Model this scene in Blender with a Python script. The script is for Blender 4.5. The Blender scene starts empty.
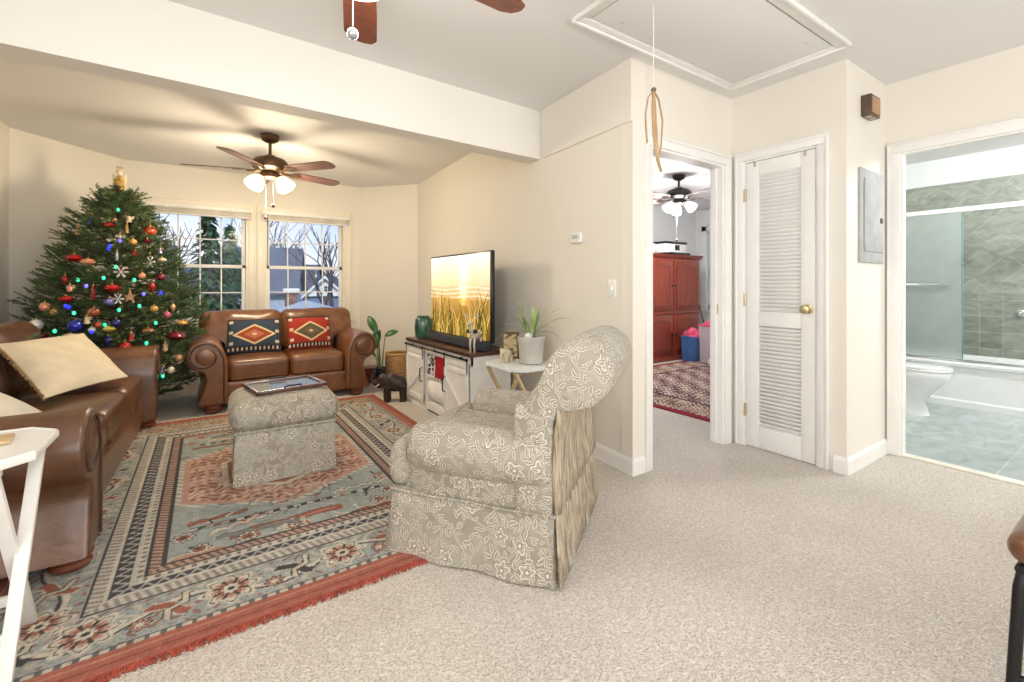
import bpy, bmesh, math, random
import numpy as np
from mathutils import Vector, Matrix, noise
random.seed(7); np.random.seed(7)
S = bpy.context.scene
COL = S.collection
PI = math.pi
R = math.radians

# ------------------------------------------------------------------ camera
CAM_H = 1.14; FPX = 453.0; HX = 512.0; HY = 285.0
YAW = math.atan(307/453.0)
cd = bpy.data.cameras.new('camera'); cam = bpy.data.objects.new('camera', cd); COL.objects.link(cam)
cam.location = (0, 0, CAM_H); cam.rotation_euler = (PI/2, 0, -YAW)
cd.sensor_width = 36; cd.lens = 36*FPX/1024; cd.shift_y = -(341-HY)/1024; cd.clip_start = .05; cd.clip_end = 400
S.camera = cam

# ------------------------------------------------------------------ colour management, world
S.view_settings.view_transform = 'Standard'; S.view_settings.look = 'None'
S.view_settings.exposure = 0.0; S.view_settings.gamma = 1.0; S.view_settings.use_curve_mapping = False

def lin(c):
    out = []
    for v in c[:3]:
        v = v/255.0
        out.append(v/12.92 if v <= .04045 else ((v+.055)/1.055)**2.4)
    return (*out, 1.0)

W = bpy.data.worlds.new('sky'); S.world = W; W.use_nodes = True
nt = W.node_tree; nt.nodes.clear()
o_ = nt.nodes.new('ShaderNodeOutputWorld'); bg = nt.nodes.new('ShaderNodeBackground')
tc = nt.nodes.new('ShaderNodeTexCoord'); sp = nt.nodes.new('ShaderNodeSeparateXYZ')
rp = nt.nodes.new('ShaderNodeValToRGB')
nz = nt.nodes.new('ShaderNodeTexNoise'); nz.inputs['Scale'].default_value = 5; nz.inputs['Detail'].default_value = 6
cr = nt.nodes.new('ShaderNodeValToRGB'); cr.color_ramp.elements[0].position = .5; cr.color_ramp.elements[1].position = .72
mx = nt.nodes.new('ShaderNodeMixRGB'); mx.inputs['Color2'].default_value = lin((240, 243, 250))
rp.color_ramp.elements[0].position = 0; rp.color_ramp.elements[0].color = lin((236, 240, 250))
rp.color_ramp.elements[1].position = .45; rp.color_ramp.elements[1].color = lin((120, 175, 240))
e = rp.color_ramp.elements.new(.07); e.color = lin((222, 232, 250))
e = rp.color_ramp.elements.new(.17); e.color = lin((172, 208, 250))
nt.links.new(tc.outputs['Generated'], sp.inputs[0]); nt.links.new(sp.outputs['Z'], rp.inputs[0])
nt.links.new(tc.outputs['Generated'], nz.inputs['Vector']); nt.links.new(nz.outputs['Fac'], cr.inputs[0])
nt.links.new(cr.outputs['Color'], mx.inputs['Fac']); nt.links.new(rp.outputs['Color'], mx.inputs['Color1'])
nt.links.new(mx.outputs['Color'], bg.inputs['Color']); nt.links.new(bg.outputs[0], o_.inputs[0])
bg.inputs['Strength'].default_value = 1.2

# low veiled winter sun on the yard, plus unseen fill lights added indoors
sl = bpy.data.lights.new('sun', 'SUN'); sl.energy = 2.2; sl.angle = R(8); sl.color = (1, .95, .88)
so = bpy.data.objects.new('sun', sl); COL.objects.link(so); so.rotation_euler = (R(52), 0, R(-20))

def area(name, loc, rot, sx, sy, power, color=(1, 1, 1)):
    l = bpy.data.lights.new(name, 'AREA'); l.shape = 'RECTANGLE'; l.size = sx; l.size_y = sy; l.energy = power; l.color = color
    o = bpy.data.objects.new(name, l); COL.objects.link(o); o.location = loc; o.rotation_euler = rot
    return o
area('rear_fill', (1.2, -2.5, 1.45), (R(90), 0, 0), 3.8, 1.8, 88, (.96, .98, 1))  # soft fill added behind the camera; the rear wall has no window
area('left_fill', (-1.38, -.75, 1.5), (R(90), 0, R(-90)), 2.2, 1.3, 46, (.96, .98, 1))  # second added fill, brightens the television wall from the left

def lamp(name, loc, power, color, radius=.08, parent=None):
    l = bpy.data.lights.new(name, 'POINT'); l.energy = power; l.color = color; l.shadow_soft_size = radius
    o = bpy.data.objects.new(name, l); COL.objects.link(o); o.location = loc
    if parent: o.parent = parent
    return o

# ------------------------------------------------------------------ materials
class NT:
    def __init__(s, name):
        s.m = bpy.data.materials.new(name); s.m.use_nodes = True; s.t = s.m.node_tree
        s.b = s.t.nodes['Principled BSDF']; s.out = s.t.nodes['Material Output']; s._co = None
    def n(s, kind, **kw):
        nd = s.t.nodes.new('ShaderNode'+kind)
        for k, v in kw.items():
            if hasattr(nd, k): setattr(nd, k, v)
        return nd
    def l(s, a, b): s.t.links.new(a, b)
    def co(s):
        if s._co is None: s._co = s.n('TexCoord').outputs['Object']
        return s._co
    def math(s, op, a, b=None, clamp=False):
        nd = s.n('Math'); nd.operation = op; nd.use_clamp = clamp
        for i, v in enumerate((a, b)):
            if v is None: continue
            if isinstance(v, (int, float)): nd.inputs[i].default_value = v
            else: s.l(v, nd.inputs[i])
        return nd.outputs[0]
    def noise(s, scale, detail=3, rough=.5, vec=None, dist=0):
        nd = s.n('TexNoise'); nd.inputs['Scale'].default_value = scale; nd.inputs['Detail'].default_value = detail
        nd.inputs['Roughness'].default_value = rough; nd.inputs['Distortion'].default_value = dist
        s.l(vec or s.co(), nd.inputs['Vector']); return nd
    def voro(s, scale, feature='F1', vec=None):
        nd = s.n('TexVoronoi'); nd.feature = feature; nd.inputs['Scale'].default_value = scale
        s.l(vec or s.co(), nd.inputs['Vector']); return nd
    def ramp(s, fac, stops, interp='LINEAR'):
        nd = s.n('ValToRGB'); r = nd.color_ramp; r.interpolation = interp
        while len(r.elements) < len(stops): r.elements.new(.5)
        for e, (p, c) in zip(r.elements, stops):
            e.position = p; e.color = c if len(c) == 4 else lin(c)
        s.l(fac, nd.inputs[0]); return nd.outputs['Color']
    def mix(s, fac, a, b, mode='MIX'):
        nd = s.n('MixRGB'); nd.blend_type = mode
        for k, v in (('Fac', fac), ('Color1', a), ('Color2', b)):
            if isinstance(v, (int, float)): nd.inputs[k].default_value = v
            elif isinstance(v, tuple): nd.inputs[k].default_value = v if len(v) == 4 else lin(v)
            else: s.l(v, nd.inputs[k])
        return nd.outputs[0]
    def mapping(s, scale=(1, 1, 1), rot=(0, 0, 0), loc=(0, 0, 0), vec=None):
        nd = s.n('Mapping'); nd.inputs['Scale'].default_value = scale; nd.inputs['Rotation'].default_value = rot; nd.inputs['Location'].default_value = loc
        s.l(vec or s.co(), nd.inputs['Vector']); return nd.outputs[0]
    def bump(s, h, strength=.3, dist=.01):
        nd = s.n('Bump'); nd.inputs['Strength'].default_value = strength; nd.inputs['Distance'].default_value = dist
        s.l(h, nd.inputs['Height']); s.l(nd.outputs[0], s.b.inputs['Normal'])
    def base(s, c):
        if isinstance(c, tuple): s.b.inputs['Base Color'].default_value = c if len(c) == 4 else lin(c)
        else: s.l(c, s.b.inputs['Base Color'])
    def set(s, **kw):
        for k, v in kw.items(): s.b.inputs[k.replace('_', ' ')].default_value = v
        return s

def mat(name, c, rough=.5, metal=0, var=.06, vs=8, bs=0, bd=.004, bsc=60, spec=.5, coat=0, emit=None, es=0):
    k = NT(name)
    dark = tuple(max(0, v*(1-var)) for v in c); lite = tuple(min(255, v*(1+var)) for v in c)
    n = k.noise(vs, 4)
    k.base(k.ramp(n.outputs['Fac'], [(.3, dark), (.7, lite)]))
    k.b.inputs['Roughness'].default_value = rough; k.b.inputs['Metallic'].default_value = metal
    k.b.inputs['Specular IOR Level'].default_value = spec
    k.b.inputs['Coat Weight'].default_value = coat
    if bs: k.bump(k.noise(bsc, 4).outputs['Fac'], bs, bd)
    if emit: k.b.inputs['Emission Color'].default_value = lin(emit); k.b.inputs['Emission Strength'].default_value = es
    return k.m

def wood(name, c1, c2, scale=(1, 12, 12), rough=.4, rot=(0, 0, 0), coat=.1):
    k = NT(name); v = k.mapping(scale, rot)
    n = k.noise(3, 6, .6, v, .8)
    k.base(k.ramp(n.outputs['Fac'], [(.3, c1), (.7, c2)])); k.set(Roughness=rough, Coat_Weight=coat)
    k.bump(n.outputs['Fac'], .06, .003); return k.m

def leather(name, c1, c2, c3):
    k = NT(name)
    n = k.noise(3.2, 5, .6, dist=.3); n2 = k.noise(22, 4, .6)
    f = k.math('ADD', k.math('MULTIPLY', n.outputs['Fac'], .75), k.math('MULTIPLY', n2.outputs['Fac'], .25))
    k.base(k.ramp(f, [(.32, c1), (.5, c2), (.68, c3)]))
    k.set(Roughness=.33, Specular_IOR_Level=.6, Coat_Weight=.3, Coat_Roughness=.22)
    v = k.voro(240).outputs['Distance']; w = k.noise(11, 3, .5, k.mapping((.6, .6, .8)), .6).outputs['Fac']
    k.bump(k.math('ADD', k.math('MULTIPLY', v, .04), k.math('MULTIPLY', w, .8)), .22, .02); return k.m

def floral(name, pleats=False):
    """woven leaf-and-flower brocade: each motif is a leaf or bloom drawn in its own cell, turned at random"""
    k = NT(name)
    tcn = k.n('TexCoord'); sx = k.n('SeparateXYZ'); k.l(tcn.outputs['Object'], sx.inputs[0]); sn = k.n('SeparateXYZ'); k.l(tcn.outputs['Normal'], sn.inputs[0])
    ax, ay, az = [k.math('ABSOLUTE', sn.outputs[i]) for i in range(3)]
    top = k.math('MULTIPLY', k.math('GREATER_THAN', az, ax), k.math('GREATER_THAN', az, ay)); sidex = k.math('GREATER_THAN', ax, ay)
    def sel(f, a, b): return k.math('ADD', k.math('MULTIPLY', f, b), k.math('MULTIPLY', k.math('SUBTRACT', 1.0, f), a))
    u = sel(k.math('MULTIPLY', sidex, k.math('SUBTRACT', 1.0, top)), sx.outputs['X'], sx.outputs['Y'])
    v = sel(top, sx.outputs['Z'], sx.outputs['Y'])
    cmb = k.n('CombineXYZ'); k.l(u, cmb.inputs[0]); k.l(v, cmb.inputs[1])
    wn = k.noise(9, 2, .5, cmb.outputs[0]); sub = k.n('VectorMath', operation='SUBTRACT'); k.l(wn.outputs['Color'], sub.inputs[0]); sub.inputs[1].default_value = (.5, .5, .5)
    scl = k.n('VectorMath', operation='SCALE'); k.l(sub.outputs[0], scl.inputs[0]); scl.inputs['Scale'].default_value = .035
    add = k.n('VectorMath', operation='ADD'); k.l(cmb.outputs[0], add.inputs[0]); k.l(scl.outputs[0], add.inputs[1])
    c = k.ramp(k.noise(7, 3).outputs['Fac'], [(.35, (148, 142, 126)), (.65, (168, 163, 150))])
    PALE, DARK, MIDC, LEAF = (212, 205, 192), (88, 70, 55), (124, 107, 88), (168, 160, 145)
    def cells(scale, off):
        vec = k.mapping((1, 1, 1), (0, 0, 0), (off, off*1.7, 0), vec=add.outputs[0])
        vo = k.n('TexVoronoi'); vo.voronoi_dimensions = '2D'; vo.inputs['Scale'].default_value = scale; vo.inputs['Randomness'].default_value = .75; k.l(vec, vo.inputs['Vector'])
        df = k.n('VectorMath', operation='SUBTRACT'); k.l(vec, df.inputs[0]); k.l(vo.outputs['Position'], df.inputs[1])
        sc = k.n('VectorMath', operation='SCALE'); k.l(df.outputs[0], sc.inputs[0]); sc.inputs['Scale'].default_value = scale
        sp_ = k.n('SeparateXYZ'); k.l(sc.outputs[0], sp_.inputs[0]); cs = k.n('SeparateXYZ'); k.l(vo.outputs['Color'], cs.inputs[0])
        return sp_.outputs['X'], sp_.outputs['Y'], cs.outputs['X'], cs.outputs['Y']
    def lt(a, b): return k.math('LESS_THAN', a, b)
    def gt(a, b): return k.math('GREATER_THAN', a, b)
    def mul(a, b): return k.math('MULTIPLY', a, b)
    def leaves(c, scale, off, L, w, keep):
        x, y, r, r2 = cells(scale, off); an = mul(r, 6.283); co_, si_ = k.math('COSINE', an), k.math('SINE', an)
        xr = k.math('ADD', mul(x, co_), mul(y, si_)); yr = k.math('SUBTRACT', mul(y, co_), mul(x, si_))
        yr = k.math('ADD', yr, k.math('MULTIPLY', mul(xr, xr), .5))
        q = mul(xr, 1/L); h = mul(k.math('SUBTRACT', 1.0, mul(q, q)), w)
        lob = mul(k.math('COSINE', mul(xr, 38.0)), w*.16); e = k.math('SUBTRACT', k.math('ABSOLUTE', yr), k.math('ADD', h, lob))
        on = gt(r2, keep)
        c = k.mix(mul(on, lt(e, .055)), c, DARK); c = k.mix(mul(on, lt(e, .03)), c, PALE); c = k.mix(mul(on, lt(e, -.03)), c, LEAF)
        vein = mul(lt(k.math('ABSOLUTE', yr), .014), lt(k.math('ABSOLUTE', xr), L*1.25)); return k.mix(mul(on, vein), c, MIDC)
    def blooms(c, scale, off, keep):
        x, y, r, r2 = cells(scale, off); rad = k.math('SQRT', k.math('ADD', mul(x, x), mul(y, y))); th = k.math('ADD', k.math('ARCTAN2', y, x), mul(r, 6.0))
        rim = k.math('ADD', .27, mul(k.math('COSINE', mul(th, 5.0)), .07)); e = k.math('SUBTRACT', rad, rim); on = gt(r2, keep)
        c = k.mix(mul(on, lt(e, .05)), c, DARK); c = k.mix(mul(on, lt(e, .03)), c, PALE); c = k.mix(mul(on, lt(e, -.04)), c, LEAF); c = k.mix(mul(on, lt(rad, .10)), c, DARK); return k.mix(mul(on, lt(rad, .075)), c, PALE)
    # winding stems
    st_ = k.n('TexVoronoi'); st_.voronoi_dimensions = '2D'; st_.feature = 'DISTANCE_TO_EDGE'; st_.inputs['Scale'].default_value = 9; k.l(add.outputs[0], st_.inputs['Vector'])
    c = k.mix(k.math('MULTIPLY', lt(st_.outputs['Distance'], .035), .8), c, PALE); c = k.mix(k.math('MULTIPLY', lt(st_.outputs['Distance'], .014), .7), c, DARK)
    c = leaves(c, 17, 3.1, .36, .13, .15); c = leaves(c, 21, 7.7, .38, .14, .25); c = blooms(c, 10, 11.3, .62); c = leaves(c, 18, 15.2, .36, .13, .35); c = leaves(c, 24, 21.9, .36, .13, .45)
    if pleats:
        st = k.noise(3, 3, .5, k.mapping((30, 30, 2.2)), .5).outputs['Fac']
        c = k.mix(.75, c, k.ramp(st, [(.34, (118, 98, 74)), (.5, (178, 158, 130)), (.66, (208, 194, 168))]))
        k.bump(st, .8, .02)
    else:
        k.bump(k.noise(300, 2).outputs['Fac'], .15, .002)
    k.base(c); k.set(Roughness=.75, Specular_IOR_Level=.3, Sheen_Weight=.1)
    return k.m

def glassy(name, tint=(255, 255, 255), refl=.06, rough=0.0):
    k = NT(name); t = k.t
    tr = k.n('BsdfTransparent'); tr.inputs[0].default_value = lin(tint)
    gl = k.n('BsdfGlossy'); gl.inputs['Roughness'].default_value = rough
    fr = k.n('LayerWeight'); fr.inputs['Blend'].default_value = .5; fp4 = k.math('POWER', fr.outputs['Facing'], 4.0)
    n = k.noise(2).outputs['Fac']
    fac = k.math('ADD', k.math('MULTIPLY', fp4, .4), k.math('ADD', .003, k.math('MULTIPLY', n, .003)))
    m = k.n('MixShader'); k.l(fac, m.inputs[0]); k.l(tr.outputs[0], m.inputs[1]); k.l(gl.outputs[0], m.inputs[2])
    k.l(m.outputs[0], k.out.inputs[0]); return k.m

def attr_mat(name, rough=.9, emit=0, bs=.3, bsc=500, spec=.2):
    k = NT(name); a = k.n('Attribute'); a.attribute_name = 'pattern'
    n = k.noise(bsc, 2).outputs['Fac']
    c = k.mix(.22, a.outputs['Color'], k.ramp(n, [(.3, (90, 90, 90)), (.7, (255, 255, 255))]), 'MULTIPLY') if not emit else a.outputs['Color']
    k.base(c); k.set(Roughness=rough, Specular_IOR_Level=spec)
    if emit:
        k.base((8, 8, 8)); k.l(a.outputs['Color'], k.b.inputs['Emission Color']); k.b.inputs['Emission Strength'].default_value = emit
    if bs: k.bump(n, bs, .004)
    return k.m

def wall_mat(name, c, var=.012):
    k = NT(name); n = k.noise(1.4, 3)
    k.base(k.ramp(n.outputs['Fac'], [(.3, tuple(v*(1-var) for v in c)), (.7, c)])); k.set(Roughness=.62, Specular_IOR_Level=.25)
    k.bump(k.noise(90, 3).outputs['Fac'], .06, .003); return k.m

WALL = wall_mat('cream_paint', (234, 228, 217))
CEIL = wall_mat('ceiling_paint', (234, 232, 230))
TRIMW = mat('white_trim_paint', (240, 238, 234), .35, var=.01)
TRIMC = mat('cream_trim_paint', (238, 230, 214), .4, var=.015)
BEDW = wall_mat('pale_grey_paint', (230, 230, 228))
BATHW = wall_mat('white_bath_paint', (235, 240, 240))

def carpet_mat():
    k = NT('beige_carpet')
    v = k.voro(150); n = k.noise(75, 3, .7); big = k.noise(1.6, 3)
    f = k.math('ADD', k.math('MULTIPLY', v.outputs['Distance'], .5), k.math('MULTIPLY', n.outputs['Fac'], .7))
    c = k.ramp(f, [(.25, (152, 141, 130)), (.46, (191, 182, 172)), (.62, (211, 204, 195)), (.85, (228, 222, 214))])
    c = k.mix(.5, c, k.ramp(big.outputs['Fac'], [(.3, (232, 226, 220)), (.7, (255, 252, 248))]), 'MULTIPLY')
    k.base(c); k.set(Roughness=.95, Specular_IOR_Level=.1, Sheen_Weight=.1)
    k.bump(f, .9, .008); return k.m
CARPET = carpet_mat()

def tile_mat(name, mw, mh, colors, grout, rot=0, mortar=.008, plane='xy', offset=.0, nscale=2.5):
    k = NT(name); vec = k.co()
    if plane == 'yz':
        s_ = k.n('SeparateXYZ'); k.l(vec, s_.inputs[0]); c_ = k.n('CombineXYZ'); k.l(s_.outputs['Y'], c_.inputs['X']); k.l(s_.outputs['Z'], c_.inputs['Y']); vec = c_.outputs[0]
    elif plane == 'xz':
        s_ = k.n('SeparateXYZ'); k.l(vec, s_.inputs[0]); c_ = k.n('CombineXYZ'); k.l(s_.outputs['X'], c_.inputs['X']); k.l(s_.outputs['Z'], c_.inputs['Y']); vec = c_.outputs[0]
    mv = k.mapping((1, 1, 1), (0, 0, rot), vec=vec)
    b = k.n('TexBrick'); b.offset = offset; b.inputs['Scale'].default_value = 1; b.inputs['Brick Width'].default_value = mw; b.inputs['Row Height'].default_value = mh
    b.inputs['Mortar Size'].default_value = mortar; b.inputs['Color1'].default_value = lin(colors[0]); b.inputs['Color2'].default_value = lin(colors[1]); b.inputs['Mortar'].default_value = lin(grout)
    k.l(mv, b.inputs['Vector'])
    n = k.noise(nscale, 5, .65, k.mapping((1, 2.2, 1), (0, 0, R(30)), vec=vec), 1.5).outputs['Fac']
    c = k.mix(.8, b.outputs['Color'], k.ramp(n, [(.3, (176, 180, 178)), (.55, (235, 236, 234)), (.75, (255, 255, 255))]), 'MULTIPLY')
    k.base(c); k.set(Roughness=.3); k.bump(b.outputs['Fac'], -.2, .003); return k.m

BROWN = leather('brown_leather', (74, 48, 31), (102, 67, 44), (128, 88, 60))
BROWNT = leather('tan_brown_leather', (84, 50, 28), (112, 70, 41), (136, 90, 56))
FLORAL = floral('floral_brocade'); FLORALP = floral('shirred_floral_brocade', True)
BUNWOOD = wood('reddish_brown_wood', (92, 48, 28), (130, 72, 44))
DARKWOOD = wood('dark_walnut', (56, 32, 24), (92, 56, 42), (12, 1, 12))
CHERRY = wood('cherry_wood', (112, 44, 30), (150, 66, 46), (10, 10, 1), .3)
FANWOOD = wood('fan_blade_wood', (92, 44, 28), (132, 68, 46), (2, 14, 14))
OAK = wood('pale_bare_wood', (190, 164, 122), (214, 190, 148), (2, 10, 10))
BRONZE = mat('antique_bronze', (98, 74, 52), .38, .75)
BRONZED = mat('dark_bronze', (58, 52, 50), .4, .6)
BRASS = mat('brass', (206, 190, 150), .28, .85)
STEEL = mat('satin_nickel', (190, 188, 182), .3, .9)
CHROME = mat('chrome', (225, 228, 230), .12, 1)
BLACK = mat('black_metal', (32, 31, 32), .45, .4)
BLACKP = mat('black_plastic', (22, 22, 24), .3)
WHITEP = mat('white_paint_wood', (238, 236, 231), .4, var=.02)
WHITEPL = mat('white_plastic', (238, 238, 234), .35, var=.02)
PORC = mat('porcelain', (244, 245, 245), .12, var=.01, coat=.4)
GREYM = mat('grey_enamel', (172, 174, 174), .8, 0)
GLASS = glassy('window_glass'); CLEARG = glassy('tray_glass')
def glow(name, c, s):
    return mat(name, (250, 245, 235), .4, emit=c, es=s, var=.01)
LAMPW = glow('lit_warm_glass', (255, 238, 200), 1.5); LAMPN = glow('lit_white_glass', (255, 252, 246), 1.8)

# ------------------------------------------------------------------ mesh helpers
class M:
    def __init__(s): s.bm = bmesh.new()
    def _new(s, n0, mt):
        if mt is not None:
            s.bm.verts.ensure_lookup_table()
            for v in s.bm.verts[n0:]: v.co = mt @ v.co
    def box(s, c, d, bev=0, mt=None, seg=2):
        n0 = len(s.bm.verts); b2 = bmesh.new()
        bmesh.ops.create_cube(b2, size=1)
        for v in b2.verts: v.co = Vector((v.co.x*d[0]+c[0], v.co.y*d[1]+c[1], v.co.z*d[2]+c[2]))
        if bev: bmesh.ops.bevel(b2, geom=list(b2.edges), offset=min(bev, min(d)*.49), segments=seg, profile=.5, affect='EDGES')
        s._merge(b2, mt); return s
    def _merge(s, b2, mt=None):
        mp = {}
        for v in b2.verts: mp[v] = s.bm.verts.new(mt @ v.co if mt is not None else v.co)
        for f in b2.faces:
            try: s.bm.faces.new([mp[v] for v in f.verts])
            except ValueError: pass
        b2.free()
    def span(s, a, b, bev=0, mt=None):
        return s.box([(a[i]+b[i])/2 for i in range(3)], [abs(b[i]-a[i]) for i in range(3)], bev, mt)
    def loft(s, rings, closed=True, cap=True, mt=None, loop=False):
        vs = [[s.bm.verts.new(mt @ Vector(p) if mt is not None else p) for p in r] for r in rings]
        m = len(vs[0]); K = len(vs)
        for i in range(K if loop else K-1):
            A, B = vs[i], vs[(i+1) % K]
            for j in range(m if closed else m-1):
                q = [A[j], A[(j+1) % m], B[(j+1) % m], B[j]]
                try: s.bm.faces.new(q)
                except ValueError: pass
        if cap and not loop and closed:
            for r in (vs[0][::-1], vs[-1]):
                try: s.bm.faces.new(r)
                except ValueError: pass
        return s
    def tube(s, pts, r, n=8, mt=None, cap=True, loop=False, flat=1.0):
        pts = [Vector(p) for p in pts]; K = len(pts); rs = r if isinstance(r, (list, tuple)) else [r]*K
        rings = []; up = None
        for i, p in enumerate(pts):
            if loop: t = pts[(i+1) % K]-pts[i-1]
            else: t = pts[min(i+1, K-1)]-pts[max(i-1, 0)]
            if t.length < 1e-9: t = Vector((0, 0, 1))
            t.normalize()
            if up is None:
                a = Vector((0, 0, 1)) if abs(t.z) < .9 else Vector((1, 0, 0)); up = (a-t*a.dot(t)).normalized()
            else:
                up = up-t*up.dot(t)
                up = up.normalized() if up.length > 1e-6 else t.orthogonal().normalized()
            b = t.cross(up)
            rings.append([p+(b*math.cos(2*PI*j/n)+up*flat*math.sin(2*PI*j/n))*rs[i] for j in range(n)])
        return s.loft(rings, True, cap, mt, loop)
    def lathe(s, prof, c=(0, 0, 0), n=24, mt=None, cap=True):
        rings = [[(c[0]+max(r, 1e-4)*math.cos(2*PI*j/n), c[1]+max(r, 1e-4)*math.sin(2*PI*j/n), c[2]+z) for j in range(n)] for r, z in prof]
        return s.loft(rings, True, cap, mt)
    def ball(s, c, r, u=14, v=9, mt=None):
        if isinstance(r, (int, float)): r = (r, r, r)
        rings = []
        for i in range(v+1):
            a = -PI/2+PI*i/v; cr_ = max(math.cos(a), 1e-3)
            rings.append([(c[0]+r[0]*cr_*math.cos(2*PI*j/u), c[1]+r[1]*cr_*math.sin(2*PI*j/u), c[2]+r[2]*math.sin(a)) for j in range(u)])
        return s.loft(rings, True, True, mt)
    def prism(s, poly, a, b, axis='z', mt=None, rnd=0, seg=4):
        """closed 2-D outline pushed along an axis, with softly rounded rims"""
        n = len(poly); P = [Vector((p[0], p[1])) for p in poly]
        ar = sum(P[i].x*P[(i+1) % n].y-P[(i+1) % n].x*P[i].y for i in range(n))
        nor = []
        for i in range(n):
            t = (P[(i+1) % n]-P[i-1]); t.normalize(); q = Vector((-t.y, t.x)); nor.append(q if ar > 0 else -q)
        def put(p, h):
            return {'z': (p.x, p.y, h), 'y': (p.x, h, p.y), 'x': (h, p.x, p.y)}[axis]
        sl_ = []
        if rnd:
            for i in range(seg+1):
                t = PI/2*i/seg; sl_.append((a+rnd*(1-math.sin(t)) if False else a+rnd*(1-math.cos(t)), rnd*(1-math.sin(t))))
            for i in range(seg, -1, -1):
                t = PI/2*i/seg; sl_.append((b-rnd*(1-math.cos(t)), rnd*(1-math.sin(t))))
        else: sl_ = [(a, 0), (b, 0)]
        if rnd: sl_ = [(a, rnd+.005)]+sl_+[(b, rnd+.005)]
        return s.loft([[put(P[i]+nor[i]*ins, h) for i in range(n)] for h, ins in sl_], True, True, mt)
    def pillow(s, c, d, r=.04, puff=0, n=10, mt=None, sag=None):
        """a soft box: rounded edges, bulging faces"""
        b2 = bmesh.new(); bmesh.ops.create_cube(b2, size=2)
        bmesh.ops.subdivide_edges(b2, edges=list(b2.edges), cuts=n, use_grid_fill=True)
        h = Vector((d[0]/2, d[1]/2, d[2]/2)); r = min(r, min(h)*.98)
        for v in b2.verts:
            p = v.co.copy(); q = Vector([math.sin(p[i]*PI/2) if False else p[i] for i in range(3)])
            full = Vector([q[i]*h[i] for i in range(3)])
            inner = Vector([max(-(h[i]-r), min(h[i]-r, full[i])) for i in range(3)])
            dv = full-inner
            if dv.length > 1e-9: dv = dv.normalized()*r
            out = inner+dv
            if puff:
                w = [1-min(1, abs(q[i]))**2.2 for i in range(3)]
                k = int(np.argmin(h)); o1, o2 = [i for i in range(3) if i != k]
                out[k] += math.copysign(puff*w[o1]*w[o2], q[k])*(abs(q[k])**1.0)
                out[o1] += q[o1]*puff*.35*w[o2]*(1 if abs(q[o1]) > .5 else 0)*abs(q[o1])
            if sag: out = sag(out)
            v.co = out+Vector(c)
        s._merge(b2, mt); return s
    def throw(s, d, t, mt=None, n=14, pinch=.06):
        """throw pillow: knife edge, drawn-in sides, full middle"""
        rings = []; g = []
        for sg in (1, -1):
            grid = []
            for i in range(n+1):
                row = []
                for j in range(n+1):
                    u = -1+2*i/n; v = -1+2*j/n
                    x = u*d[0]/2*(1-pinch*(1-v*v)*abs(u)**2); z = v*d[1]/2*(1-pinch*(1-u*u)*abs(v)**2)
                    y = sg*(t/2*max(0, (1-abs(u)**2.5))**.55*max(0, (1-abs(v)**2.5))**.55+.003)
                    row.append(s.bm.verts.new(mt @ Vector((x, y, z)) if mt is not None else (x, y, z)))
                grid.append(row)
            for i in range(n):
                for j in range(n):
                    q = [grid[i][j], grid[i+1][j], grid[i+1][j+1], grid[i][j+1]]
                    s.bm.faces.new(q if sg < 0 else q[::-1])
            g.append(grid)
        A, B = g
        per = [(i, 0) for i in range(n)]+[(n, j) for j in range(n)]+[(n-i, n) for i in range(n)]+[(0, n-j) for j in range(n)]
        for q in range(len(per)):
            i, j = per[q]; i2, j2 = per[(q+1) % len(per)]
            s.bm.faces.new([A[i][j], A[i2][j2], B[i2][j2], B[i][j]])
        return s
    def leaf(s, base, dirv, length, width, droop=.3, n=8, mt=None, fold=.15, up=Vector((0, 0, 1))):
        """a bent blade with a folded midrib"""
        d = Vector(dirv).normalized(); side = d.cross(up)
        side = side.normalized() if side.length > 1e-3 else Vector((1, 0, 0))
        rows = []
        for i in range(n+1):
            t = i/n; ang = droop*t
            p = Vector(base)+d*length*t*(1-.25*abs(droop)*t)-up*(length*droop*t*t*.6)
            w = width*math.sin(PI*min(1, (t*.93+.05)))**.8/2 if width > .02 else width/2*(1-t**3*.9)
            nn = side.cross(d).normalized()
            rows.append([p-side*w+nn*w*fold*2, p, p+side*w+nn*w*fold*2])
        return s.loft(rows, False, False, mt)

def obj(name, mb, m, parent=None, smooth=True, loc=None, solid=0, label=None, subsurf=0, remesh=0, angle=40):
    bm = mb.bm if isinstance(mb, M) else mb
    bmesh.ops.recalc_face_normals(bm, faces=list(bm.faces))
    me = bpy.data.meshes.new(name); bm.to_mesh(me); bm.free()
    me.materials.append(m)
    if smooth:
        me.polygons.foreach_set('use_smooth', [True]*len(me.polygons))
        me.set_sharp_from_angle(angle=R(angle))
    o = bpy.data.objects.new(name, me); COL.objects.link(o)
    if parent is not None: o.parent = parent
    if loc is not None: o.location = loc
    if remesh:
        md = o.modifiers.new('r', 'REMESH'); md.mode = 'VOXEL'; md.voxel_size = remesh; md.use_smooth_shade = True
        sm = o.modifiers.new('s', 'SMOOTH'); sm.factor = .5; sm.iterations = 6
    if solid:
        md = o.modifiers.new('t', 'SOLIDIFY'); md.thickness = solid; md.offset = 0
    if subsurf:
        md = o.modifiers.new('ss', 'SUBSURF'); md.levels = subsurf; md.render_levels = subsurf
    if label: o['label'] = label
    return o
def tag(o, label, cat, group=None):
    o['label'] = label; o['category'] = cat
    if group: o['group'] = group
    return o
def thing(name, label, cat, loc=(0, 0, 0), rotz=0, group=None):
    o = bpy.data.objects.new(name, None); COL.objects.link(o); o.empty_display_size = .1
    o.location = loc; o.rotation_euler = (0, 0, rotz); return tag(o, label, cat, group)
def struct(o): o['kind'] = 'structure'; return o
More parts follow.
